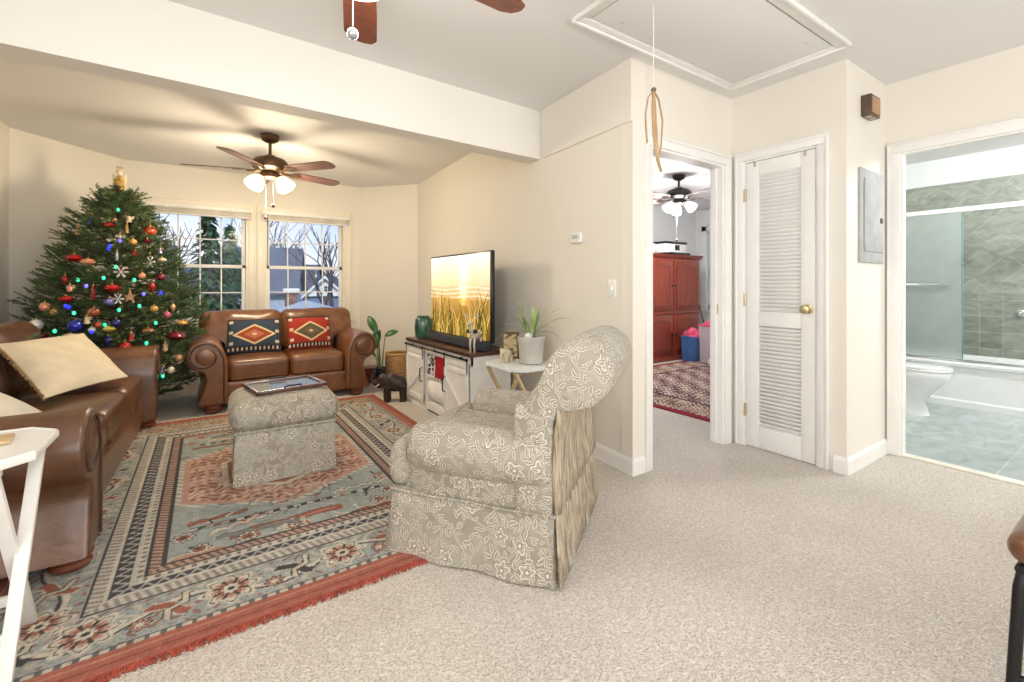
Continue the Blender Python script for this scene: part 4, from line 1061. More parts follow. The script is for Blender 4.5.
t = thing('television', 'flat screen television showing golden beach grass at sunset', 'television', (1.87, 3.60, SH), -PI/2)
tvw, tvh, tb = 1.145, .735, .055
obj('tv_body', M().span((-tvw/2, -.015, tb), (tvw/2, .02, tb+tvh), .006).span((-.35, .015, tb+.1), (.35, .05, tb+.45), .01), BLACKP, t)
obj('tv_foot', M().prism(arc(0, .0, .15, 0, 343, 20), 0, .012, 'z', mt=T(0, .0, 0) @ Matrix.Diagonal((1.6, .7, 1, 1)), rnd=.004).box((0, .02, .07), (.08, .03, .13), .008), BLACKP, t)
def beach(X, Y):
    u = X/(tvw-.03)+.5; v = Y/(tvh-.03)+.5; rng = np.random.RandomState(2)
    C = np.zeros(X.shape+(3,))
    def L_(a, b, k): return np.array(a)*(1-k[..., None])+np.array(b)*k[..., None]
    C = L_((232, 206, 160), (255, 250, 236), np.clip((v-.6)/.4, 0, 1))
    sea = v < .62; C[sea] = L_((206, 166, 96), (214, 196, 160), np.clip((v-.42)/.2, 0, 1))[sea]
    wv = (np.mod(v*19+.35*np.sin(u*6)+.05*np.sin(u*29), 1) < .24) & (v < .62) & (v > .47); C[wv] = (250, 236, 204)
    sand = v < .46; C[sand] = L_((104, 78, 26), (196, 154, 78), np.clip(v/.46, 0, 1))[sand]
    sun = np.exp(-((u-.60)/.06)**2-((v-.78)/.18)**2); C = C+sun[..., None]*np.array((60, 60, 60))
    refl = np.exp(-((u-.60)/.05)**2)*(v < .64)*(v > .38); C = C+refl[..., None]*np.array((60, 54, 40))
    for i in range(150):
        x0 = rng.rand(); h = rng.uniform(.15, .62)*(1-.35*math.exp(-((x0-.55)/.22)**2)); bend = rng.uniform(-.14, .14); k = np.clip(v/h, 0, 1)
        xx = x0+bend*k**2; m = (v < h) & (np.abs(u-xx) < .0085*(1-k)+.0028)
        C[m] = [(104, 92, 34), (140, 116, 46), (190, 160, 80), (84, 74, 30), (214, 188, 110)][rng.randint(5)]
    return np.clip(C, 0, 255)
sc_ = pattern_grid('screen', 240, 140, tvw-.03, tvh-.03, beach, attr_mat('tv_picture', .15, emit=.62, bs=0), t, None, lambda x, y, z: [x, z, y]); sc_.location = (0, -.0165, tb+tvh/2)
t = thing('soundbar', 'long black soundbar lying in front of the television', 'soundbar', (1.795, 3.50, SH), -PI/2)
obj('bar_body', M().span((-.52, -.045, 0.004), (.52, .04, .075), .012), mat('dark_speaker_cloth', (44, 46, 54), .6), t)
obj('front_grille', M().span((-.50, -.047, .012), (.50, -.043, .067), .003), mat('charcoal_mesh', (58, 60, 70), .8, bs=.4, bsc=400), t)

k = NT('green_drip_glaze'); n = k.noise(6, 4, .6, k.mapping((1.5, 1.5, .5)), .6)
k.base(k.ramp(n.outputs['Fac'], [(.35, (26, 62, 50)), (.5, (52, 104, 86)), (.62, (120, 122, 104)), (.72, (36, 78, 66))])); k.set(Roughness=.15, Coat_Weight=.4)
t = thing('vase', 'glazed dark green ceramic vase on the far end of the tv stand', 'vase', (1.77, 4.16, SH))
obj('vase_body', M().lathe([(0, 0), (.062, 0), (.078, .02), (.082, .07), (.08, .15), (.074, .185), (.06, .2), (.062, .212), (.054, .212), (.05, .19), (0, .19)], n=28), k.m, t)
mb = M()
for i in range(8): a = 2*PI*i/8; mb.tube([(.078*math.cos(a), .078*math.sin(a), .03), (.085*math.cos(a), .085*math.sin(a), .1), (.077*math.cos(a), .077*math.sin(a), .18)], .006, 6)
obj('ribs', mb, k.m, t)

SILV = mat('pale_silver', (214, 206, 188), .35, .5)
p = on_z(481, 352, SH); t = thing('reindeer_figurine', 'pale silver reindeer figurine with dark bow on the near end of the stand', 'figurine', (1.735, 3.06, SH), R(-150)); t.scale = (1.2, 1.2, 1.2)
mb = M().ball((0, 0, .10), (.055, .026, .03)).tube([(.04, 0, .11), (.06, 0, .15), (.066, 0, .18)], [.02, .015, .012], 8).ball((.078, 0, .185), (.026, .013, .014)).tube([(-.05, 0, .11), (-.065, 0, .125)], .006, 6)
obj('body', mb, SILV, t)
for x in (-.04, .04):
    for y in (-.015, .015): obj('leg', M().tube([(x, y, .09), (x+.006, y, .05), (x, y, 0)], [.010, .007, .006], 7), SILV, t)
mb = M()
for s in (-1, 1):
    mb.tube([(.066, s*.006, .19), (.052, s*.03, .215), (.056, s*.045, .25)], .004, 6).tube([(.054, s*.028, .213), (.03, s*.04, .235)], .0035, 6).tube([(.055, s*.036, .23), (.08, s*.045, .25)], .0035, 6)
obj('antlers', mb, SILV, t)
obj('bow', M().ball((.045, .022, .135), (.02, .014, .014)).ball((.05, -.022, .135), (.02, .014, .014)).ball((.06, 0, .135), .01), mat('dark_ribbon', (48, 40, 44), .6), t)
mb = M()
for i in range(9): mb.ball((-.045+.011*i, .024*math.sin(i*2.1), .125+.006*math.cos(i*3)), .007, 8, 6)
obj('garland', mb, mat('berry_white', (232, 228, 220), .5), t)

# folding tray tables
def make_tray_table(label, loc, rot, w, d_, h, legm, topm):
    t = thing('tray_table', label, 'tray table', loc, rot)
    c = .075
    oc = [(-w/2+c, -d_/2), (w/2-c, -d_/2), (w/2, -d_/2+c), (w/2, d_/2-c), (w/2-c, d_/2), (-w/2+c, d_/2), (-w/2, d_/2-c), (-w/2, -d_/2+c)]
    obj('tabletop', M().prism(oc, h-.022, h, 'z', rnd=.004, seg=2), topm, t, angle=30)
    lip = [(p_[0]*.975, p_[1]*.965) for p_ in oc]
    obj('tabletop_rim', M().tube([(x, y, h+.001) for x, y in lip], .0045, 6, loop=True), topm, t)
    for s, xo in ((1, w/2-.055), (-1, w/2-.08)):
        for e in (-1, 1):
            a = Vector((e*xo, s*d_*.42, h-.03)); b = Vector((e*xo, -s*d_*.46, 0)); dd = b-a
            mt_ = Matrix.Translation((a+b)/2) @ dd.to_track_quat('Z', 'X').to_matrix().to_4x4()
            obj('leg', M().box((0, 0, 0), (.020, .034, dd.length), .003, mt_), legm, t, angle=30)
        obj('stretcher', M().box((0, -s*d_*.27, .13 if s > 0 else .135), (2*xo-.0, .018, .03), .003), legm, t)
    obj('cleat', M().span((-w/2+.06, -.03, h-.045), (w/2-.06, .03, h-.022), .003).span((-w/2+.06, -d_*.45, h-.045), (w/2-.06, -d_*.37, h-.022), .003), legm, t)
    return t
make_tray_table('white folding tray table at the left edge in front of the sofa arm', (-.665, 1.985, 0), R(0), .52, .40, .655, WHITEP, WHITEP)
k = wood('pale_board', (196, 166, 118), (216, 188, 144), (2, 10, 4))
t = tag(obj('wooden_board', M().span((-.13, -.05, 0), (.11, .05, .012), .004), k, loc=(-.605, 2.03, .656)), 'small pale wooden board lying on the foreground tray table', 'board'); t.rotation_euler = (0, 0, R(8))
WBL = mat('weathered_white', (232, 236, 232), .6, var=.05, vs=20)
make_tray_table('small white-topped folding table with bare wood legs beside the television', (1.815, 2.59, 0), R(90), .46, .36, .595, OAK, WBL)
TZ = .600
t = thing('picture_frame', 'dark wooden photo frame standing behind the plant pot', 'picture frame', (1.86, 2.765, TZ), R(-52)); t.scale = (.9, .9, .98)
mb = M()
for a, b in (((-.075, 0), (-.057, .2)), ((.057, 0), (.075, .2)), ((-.075, 0), (.075, .018)), ((-.075, .182), (.075, .2))): mb.span((a[0], -.008, a[1]), (b[0], .008, b[1]), .003)
obj('frame_moulding', mb, wood('frame_wood', (92, 68, 46), (126, 96, 66), (8, 8, 2)), t)
def photo(X, Y):
    n = np.sin(X*80+np.sin(Y*50)*2)*np.sin(Y*64); C = np.zeros(X.shape+(3,)); C[:] = (178, 162, 118); C[n > .2] = (120, 112, 74); C[n < -.4] = (214, 204, 172)
    e = ((X/.03)**2+((Y-.02)/.045)**2) < 1; C[e] = (216, 186, 150); return C
pattern_grid('photograph', 40, 50, .116, .166, photo, attr_mat('photo_print', .4, bs=0), t, None, lambda x, y, z: [x, z-.003, y]).location = (0, 0, .1)
obj('easel_leg', M().box((0, .04, .08), (.03, .004, .17), .001, T(0, 0, 0, rx=R(0))), BLACK, t)
t = thing('animal_figurine', 'small cream carved animal figurine in front of the photo frame', 'figurine', (1.765, 2.665, TZ), R(200)); t.scale = (1.1, 1.1, 1.1)
CR = mat('cream_stone', (212, 200, 168), .6, bs=.4)
obj('body', M().ball((0, 0, .05), (.042, .026, .03)).ball((.045, 0, .07), (.02, .018, .02)).tube([(.06, 0, .065), (.07, 0, .04), (.066, 0, .02)], [.009, .007, .005], 8), CR, t)
for x in (-.025, .025):
    for y in (-.014, .014): obj('leg', M().tube([(x, y, .04), (x, y, 0)], [.012, .011], 8), CR, t)
obj('ear', M().ball((.04, .02, .075), (.012, .005, .016)).ball((.04, -.02, .075), (.012, .005, .016)), CR, t)

t = thing('spider_plant', 'spindly spider plant in a pale grey pot beside the photo frame', 'potted plant', (1.875, 2.53, TZ))
obj('pot', M().lathe([(0, 0), (.074, 0), (.079, .005), (.089, .14), (.093, .146), (.096, .184), (.088, .186), (.083, .168), (.0, .168)], n=28), mat('grey_pot', (200, 196, 189), .6, bs=.2), t)
obj('soil', M().lathe([(.0, .168), (.084, .166), (.06, .176), (.0, .18)], n=20), mat('soil', (58, 44, 38), .95, bs=.8), t)
GRL = mat('pale_green_blade', (156, 180, 116), .5, var=.25, vs=10)
mb = M(); q = random.Random(12)
for i in range(16):
    a = q.uniform(0, 2*PI); el = R(q.uniform(64, 86)); L_ = q.uniform(.16, .26); d_ = Vector((math.cos(a)*math.cos(el), math.sin(a)*math.cos(el), math.sin(el)))
    mb.leaf((.02*math.cos(a), .02*math.sin(a), .172), d_, L_*1.15, .022, q.uniform(.05, .2), 8)
obj('crown_leaves', mb, GRL, t, solid=.001)
rv = Vector((cY, -sY, 0)); mb = M()
for s, el, L_, dr in ((-1, 38, .30, .8), (-1, 24, .29, .9), (-1, 58, .28, .8), (1, 50, .34, .5), (1, 36, .34, .55), (1, 62, .30, .5), (1, 22, .24, .9), (1, 44, .30, 1.1), (-1, 70, .2, .6)):
    e_ = R(el+8); d_ = rv*s*math.cos(e_)+Vector((0, 0, math.sin(e_)))+Vector((-.1, -.12, 0))*q.uniform(-1, 1); mb.leaf((.015*s, 0, .185), d_, L_*1.3, .026, dr, 12)
obj('arching_leaves', mb, mat('dry_green_blade', (160, 172, 128), .6, var=.3, vs=8), t, solid=.001)
obj('pebble', M().ball((-.045, -.03, .19), (.03, .024, .024)), mat('white_pebble', (226, 226, 226), .3), t)

# plant, basket, elephant and box in the corner beyond the stand
t = thing('rubber_plant', 'tall broad-leaved plant in a dark blue pot beside the loveseat', 'potted plant', (1.63, 5.02, 0))
obj('pot', M().lathe([(0, 0), (.055, 0), (.06, .01), (.066, .14), (.075, .2), (.078, .215), (.07, .216), (.066, .19), (0, .19)], n=24), mat('navy_glaze', (28, 40, 62), .2, coat=.4), t)
obj('pot_band', M().lathe([(.0645, .06), (.067, .065), (.067, .085), (.0655, .09)], n=24), mat('white_band', (206, 206, 206), .3), t)
GRN = mat('deep_green_leaf', (40, 84, 38), .38, var=.3, vs=14); mb = M(); lf = []
for (dx, dy, zt_, dirx, ln, wd, el, dr) in ((-.02, .0, .60, -1, .30, .11, 62, .35), (.03, .02, .56, .9, .20, .085, 25, .45), (-.03, -.02, .44, -.35, .22, .10, 72, .05), (-.02, .03, .34, -1.1, .32, .075, 48, .25), (.0, .03, .50, .2, .16, .05, 80, .05)):
    top_ = Vector((dx*2, dy*2, zt_)); mb.tube([(dx*.5, dy*.5, .19), (dx, dy, zt_*.6), top_], [.010, .007, .005], 6)
    d_ = rv*dirx*math.cos(R(el))+Vector((0, 0, math.sin(R(el)))); lf.append((top_, d_, ln*.9, wd*.85, dr))
obj('stems', mb, mat('green_stem', (112, 132, 80), .5), t)
for L_ in lf: obj('leaf', M().leaf(*L_, 10, None, .18, Vector((-.5, -.75, .45))), GRN, t, solid=.002)
k = NT('tan_woven'); b_ = k.noise(14, 3, .5, k.mapping((1, 1, 9))).outputs['Fac']; k.base(k.ramp(b_, [(.35, (146, 106, 66)), (.65, (190, 150, 104))])); k.set(Roughness=.8); k.bump(b_, .5, .005)
t = thing('basket', 'round tan wicker basket between the plant and the tv stand', 'basket', (1.81, 4.93, 0)); t.scale = (1.08, 1.08, 1.12)
obj('basket_body', M().lathe([(0, 0), (.115, 0), (.125, .02), (.14, .14), (.145, .22), (.142, .30), (.134, .335), (.124, .335), (.13, .3), (.12, .06), (0, .05)], n=28), k.m, t)
obj('basket_rim', M().tube([(.137*math.cos(2*PI*i/24), .137*math.sin(2*PI*i/24), .336) for i in range(24)], .010, 8, loop=True), mat('gold_band', (196, 160, 96), .5, bs=.3), t)
obj('lower_band', M().lathe([(.127, .0), (.129, .03), (.139, .125), (.134, .13)], n=28), mat('brown_band', (142, 102, 72), .8, bs=.5), t)
DKE = mat('dark_carved_wood', (52, 38, 32), .35, bs=.3)
t = thing('elephant_statue', 'dark carved wooden elephant statue with raised trunk beside the stand', 'statue', (1.545, 4.34, 0), R(152)); t.scale = (.95, .95, 1.05)
mb = M().ball((-.02, 0, .165), (.125, .075, .08), 18, 12).ball((.115, 0, .195), (.062, .055, .062), 16, 10).ball((.02, 0, .19), (.09, .065, .07), 14, 10)
mb.tube([(.15, 0, .19), (.195, 0, .165), (.225, 0, .185), (.228, 0, .225), (.205, 0, .265), (.20, 0, .29)], [.034, .028, .022, .018, .015, .016], 10)
for x in (-.09, .07):
    for y in (-.042, .042): mb.tube([(x, y, .15), (x+.004, y, .08), (x, y, .012), (x, y, 0)], [.042, .034, .032, .036], 12)
mb.tube([(-.14, 0, .2), (-.165, 0, .15), (-.16, 0, .09)], [.010, .007, .008], 8)
obj('body', mb, DKE, t, remesh=.007)
for s in (-1, 1):
    obj('ear', M().ball((.085, s*.066, .195), (.045, .010, .055), 14, 8, T(0, 0, 0)), DKE, t)
    obj('tusk', M().tube([(.15, s*.03, .165), (.185, s*.036, .14), (.205, s*.034, .15)], [.008, .006, .003], 8), mat('bone', (216, 206, 186), .4), t)
t = thing('storage_box', 'low reddish-brown wooden box on the floor behind the loveseat arm', 'box', (1.60, 5.36, 0), R(8))
BX = wood('red_brown_box', (92, 40, 32), (122, 60, 46), (3, 10, 10))
obj('box_body', M().span((-.12, -.09, 0), (.12, .09, .15), .005), BX, t); obj('box_lid', M().span((-.125, -.095, .15), (.125, .095, .18), .006), BX, t)

# ================================================================== CHRISTMAS TREE
TX, TY = -.645, 5.42
ZP = [.14, .30, .50, .70, 1.09, 1.6, 1.84, 1.98, 2.06]; RP = [.54, .66, .71, .69, .58, .35, .19, .07, .03]
def tree_r(z): return float(np.interp(z, ZP, RP))
t = thing('christmas_tree', 'tall decorated green fir Christmas tree in the left corner of the bay', 'christmas tree', (TX, TY, 0))
BARK = mat('fir_bark', (92, 70, 50), .95, bs=.8, bsc=40)
obj('trunk', M().tube([(0, 0, .02), (0, 0, 1.0), (0, 0, 2.05)], [.045, .03, .008], 10), BARK, t)
obj('tree_stand', M().lathe([(0, 0), (.2, 0), (.21, .01), (.12, .03), (.11, .12), (.09, .13), (0, .12)], n=24), mat('dark_green_stand', (38, 62, 46), .4), t)
rg_ = np.random.RandomState(11); Vn = []; twigs = M()
def needles(p0, p1, n, ln, wd):
    d_ = p1-p0; L_ = np.linalg.norm(d_); d_ = d_/L_
    a = np.array((0, 0, 1.)); u = np.cross(d_, a); u = u/(np.linalg.norm(u)+1e-9); v = np.cross(u, d_)
    tt = rg_.rand(n); ph = rg_.rand(n)*2*PI
    ph = np.where(rg_.rand(n) < .75, np.where(rg_.rand(n) < .5, rg_.uniform(-.6, 1.0, n), PI-rg_.uniform(-.6, 1.0, n)), ph)
    rad = np.cos(ph)[:, None]*u+np.sin(ph)[:, None]*v
    b = p0+d_*(tt*L_)[:, None]; dr_ = rad*.80+d_*.60; dr_ /= np.linalg.norm(dr_, axis=1)[:, None]
    l_ = ln*rg_.uniform(.7, 1.15, n)[:, None]; sd_ = np.cross(dr_, d_); sd_ /= (np.linalg.norm(sd_, axis=1)[:, None]+1e-9)
    sd_ = sd_*.5+rg_.normal(size=(n, 3))*.5; sd_ /= (np.linalg.norm(sd_, axis=1)[:, None]+1e-9)
    Vn.append(np.stack([b-sd_*wd*.5, b+sd_*wd*.5, b+dr_*l_], 1))
z = .16
while z < 1.99:
    nb = int(8+13*tree_r(z)); a0 = rg_.rand()*6.28
    for k in range(nb):
        a = a0+2*PI*k/nb+rg_.uniform(-.12, .12); r = tree_r(z)*rg_.uniform(.74, 1.10); zz = z+rg_.uniform(-.045, .045)
        er = np.array((math.cos(a), math.sin(a), 0)); up = .10+.45*max(0, (z-1.2)/.9)
        lift = r*(up+rg_.uniform(-.12, .16))
        wx, wy = TX+r*math.cos(a), TY+r*math.sin(a); gap = min(wx-XL, (wx-XL)*.75*.99-(wy-5.67)*.66+.0)
        if gap < .06: r = max(.1, r-(.06-gap)*1.1)
        P = [np.array((0, 0, zz-.10*r)), er*r*.5+np.array((0, 0, zz-.02)), er*r+np.array((0, 0, zz+lift))]
        twigs.tube([tuple(p_) for p_ in P], [.008, .005, .002], 5)
        needles(P[0]*.55+P[1]*.45, P[1], 26, .027, .0058); needles(P[1], P[2], 70, .027, .0058)
        sdv = np.array((-math.sin(a), math.cos(a), 0))
        for f in (.35, .5, .62, .74, .86, .94):
            p0 = er*r*f+np.array((0, 0, zz+(lift if f > .5 else 0)*(f-.5)*2-.02*(1-f)))
            for s in (-1, 1):
                l_ = (.05+.24*r*(1.02-f))*rg_.uniform(.75, 1.25)
                dv = er*.72+sdv*s*.72+np.array((0, 0, rg_.uniform(-.12, .28))); dv /= np.linalg.norm(dv)
                p1 = p0+dv*l_; twigs.tube([tuple(p0), tuple(p1)], [.0028, .0015], 4); needles(p0, p1, int(20+260*l_), .026, .0058)
    z += .066+.03*tree_r(z)
for k in range(1600):
    z = 2.0-1.82*rg_.rand()**.75; a = rg_.rand()*2*PI; r = tree_r(z)*rg_.uniform(.62, .95)
    if TX+r*math.cos(a) < XL+.16 or ((TX+r*math.cos(a)-XL)*.75-(TY+r*math.sin(a)-5.67)*.66) < .16: continue
    er = np.array((math.cos(a), math.sin(a), 0)); sdv = np.array((-math.sin(a), math.cos(a), 0)); p0 = er*r+np.array((0, 0, z))
    dv = er*rg_.uniform(.5, 1)+sdv*rg_.uniform(-.8, .8)+np.array((0, 0, rg_.uniform(.05, .8))); dv /= np.linalg.norm(dv)
    p1 = p0+dv*rg_.uniform(.07, .15); twigs.tube([tuple(p0), tuple(p1)], [.0028, .0015], 4); needles(p0, p1, 55, .026, .0058)
for k in range(7):
    a = 2*PI*k/7; h_ = rg_.uniform(.16, .32); p0 = np.array((.03*math.cos(a), .03*math.sin(a), 1.78)); p1 = np.array((rg_.uniform(.12, .24)*math.cos(a), .18*math.sin(a), 1.80+h_))
    twigs.tube([tuple(p0), tuple(p1)], [.006, .003], 5); needles(p0, p1, 150, .022, .0042)
obj('branches', twigs, BARK, t)
Vt = np.concatenate(Vn).reshape(-1, 3); nt_ = len(Vt)//3
me = bpy.data.meshes.new('foliage'); me.vertices.add(len(Vt)); me.vertices.foreach_set('co', Vt.astype(np.float32).ravel())
me.loops.add(len(Vt)); me.loops.foreach_set('vertex_index', np.arange(len(Vt), dtype=np.int32)); me.polygons.add(nt_); me.polygons.foreach_set('loop_start', (np.arange(nt_)*3).astype(np.int32)); me.update(calc_edges=True)
k = NT('fir_needles'); n = k.noise(9, 3); k.base(k.ramp(n.outputs['Fac'], [(.32, (44, 74, 46)), (.5, (76, 106, 62)), (.7, (130, 148, 96))])); k.set(Roughness=.5)
me.materials.append(k.m); fo = bpy.data.objects.new('foliage', me); COL.objects.link(fo); fo.parent = t

def tree_hit(px, py, dep=.0):
    a, b = pdir(px); tt = 3.2
    while tt < 6:
        p_ = at_t(px, py, tt); r = math.hypot(p_.x-TX, p_.y-TY)
        if r < tree_r(p_.z)*1.0-dep: return p_
        tt += .01
    # beside the crown: nearest approach of the ray to the trunk axis
    tt = (a*TX+b*TY)/(a*a+b*b); return at_t(px, py, tt-.05)
t = thing('tree_topper', 'golden angel tree topper on the tip of the Christmas tree', 'tree topper', (TX, TY, 1.96)); t.scale = (1.2, 1.2, 1.65)
GOLD = mat('gold_cloth', (196, 156, 84), .4, .4, var=.12, vs=30)
obj('gown', M().lathe([(.0, 0), (.036, 0), (.034, .03), (.026, .07), (.018, .1), (.008, .108)], n=18), GOLD, t)
obj('head', M().ball((0, 0, .122), .017), mat('porcelain_face', (230, 204, 180), .4), t)
obj('hair', M().ball((0, .004, .128), (.02, .019, .017)), mat('pale_hair', (222, 206, 170), .7), t)
obj('halo', M().tube([(.02*math.cos(2*PI*i/16), .02*math.sin(2*PI*i/16), .152) for i in range(16)], .0025, 6, loop=True), BRASS, t)
for s in (-1, 1): obj('wing', M().prism([(s*.008, .06), (s*.035, .12), (s*.045, .11), (s*.04, .05), (s*.02, .035)], .012, .018, 'y'), mat('cream_wing', (232, 220, 190), .6), t); obj('arm', M().tube([(s*.014, 0, .09), (s*.028, -.016, .075), (s*.006, -.034, .085)], .006, 7), GOLD, t)

# --- ornaments, each a thing of its own
OC = dict(red=(176, 28, 30), maroon=(110, 24, 40), gold=(196, 150, 82), tan=(200, 158, 122), cream=(226, 208, 180), white=(232, 230, 226), orange=(206, 84, 48), copper=(164, 92, 60), blue=(36, 48, 170), navy=(34, 42, 110), purple=(112, 104, 176), lilac=(170, 158, 200), silver=(196, 200, 208), yellow=(208, 190, 90), pink=(206, 96, 130), peach=(220, 152, 120), brown=(140, 98, 66), teal=(60, 150, 150))
OM = {}
def omat(c):
    if c not in OM: OM[c] = mat('ornament_'+c, OC[c], .22, .25, var=.12, vs=20, coat=.3)
    return OM[c]
CAPM = mat('ornament_cap', (190, 160, 100), .3, .9)
def ornament(px, py, c, kind, r, label):
    r = r*1.12
    p_ = tree_hit(px, py, .0 if r < .04 else -.01)
    t = thing('ornament', label, 'ornament', p_, rg_.uniform(-.5, .5)-YAW, 'ornaments on the Christmas tree')
    m = omat(c)
    if kind == 'ball':
        obj('bauble', M().ball((0, 0, 0), r, 18, 12), m, t)
    elif kind == 'oval':
        obj('bauble', M().lathe([(0, -r*.7), (r*.6, -r*.6), (r*1.15, -r*.2), (r*1.2, .05*r), (r*.9, r*.45), (r*.3, r*.65), (0, r*.7)], n=18), m, t)
    elif kind == 'drop':
        obj('bauble', M().lathe([(0, -r*2.1), (r*.25, -r*1.5), (r*.7, -r*.6), (r*.85, 0), (r*.6, r*.7), (r*.2, r*1.1), (0, r*1.15)], n=16), m, t)
    elif kind == 'star':
        pl = [((r*1.3 if i % 2 == 0 else r*.55)*math.cos(2*PI*i/10+PI/2), (r*1.3 if i % 2 == 0 else r*.55)*math.sin(2*PI*i/10+PI/2)) for i in range(10)]
        obj('star', M().prism(pl, -.006, .006, 'y'), m, t, angle=20)
    elif kind == 'snow':
        mb = M()
        for i in range(6):
            a = PI/3*i; e_ = Vector((math.cos(a), 0, math.sin(a)))*r*1.35; mb.tube([(0, 0, 0), tuple(e_)], .0035, 6)
            for f in (.45, .7):
                for s in (-1, 1): a2 = a+s*.8; mb.tube([tuple(e_*f), tuple(e_*f+Vector((math.cos(a2), 0, math.sin(a2)))*r*.35)], .0028, 5)
            mb.ball(tuple(e_), .007, 8, 6)
        obj('flake', mb, m, t)
    elif kind == 'figure':
        obj('robe', M().lathe([(0, -r*1.5), (r*.75, -r*1.5), (r*.5, -r*.5), (r*.28, r*.25), (0, r*.3)], n=14), m, t)
        obj('head', M().ball((0, 0, r*.55), r*.34, 12, 8), omat('peach'), t)
        for s in (-1, 1): obj('wing', M().ball((s*r*.65, r*.2, -.1*r), (r*.5, r*.08, r*.55), 10, 8), omat('cream'), t)
    elif kind == 'tassel':
        mb = M()
        for i in range(9): a = 2*PI*i/9; mb.tube([(0, 0, r), (r*.25*math.cos(a), r*.25*math.sin(a), 0), (r*.3*math.cos(a), r*.3*math.sin(a), -r*2.2)], .0035, 5)
        obj('ribbon', mb, m, t)
    top_ = {'ball': r, 'oval': r*.7, 'drop': r*1.15, 'star': r*1.3, 'snow': r*1.35, 'figure': r*.88, 'tassel': r}[kind]
    obj('hanger', M().lathe([(.007, 0), (.007, .008), (.002, .011)], (0, 0, top_-.001), 10).tube([(0, 0, top_+.008), (.004, 0, top_+.022), (-.001, 0, top_+.034)], .0012, 5), CAPM, t)
    return t
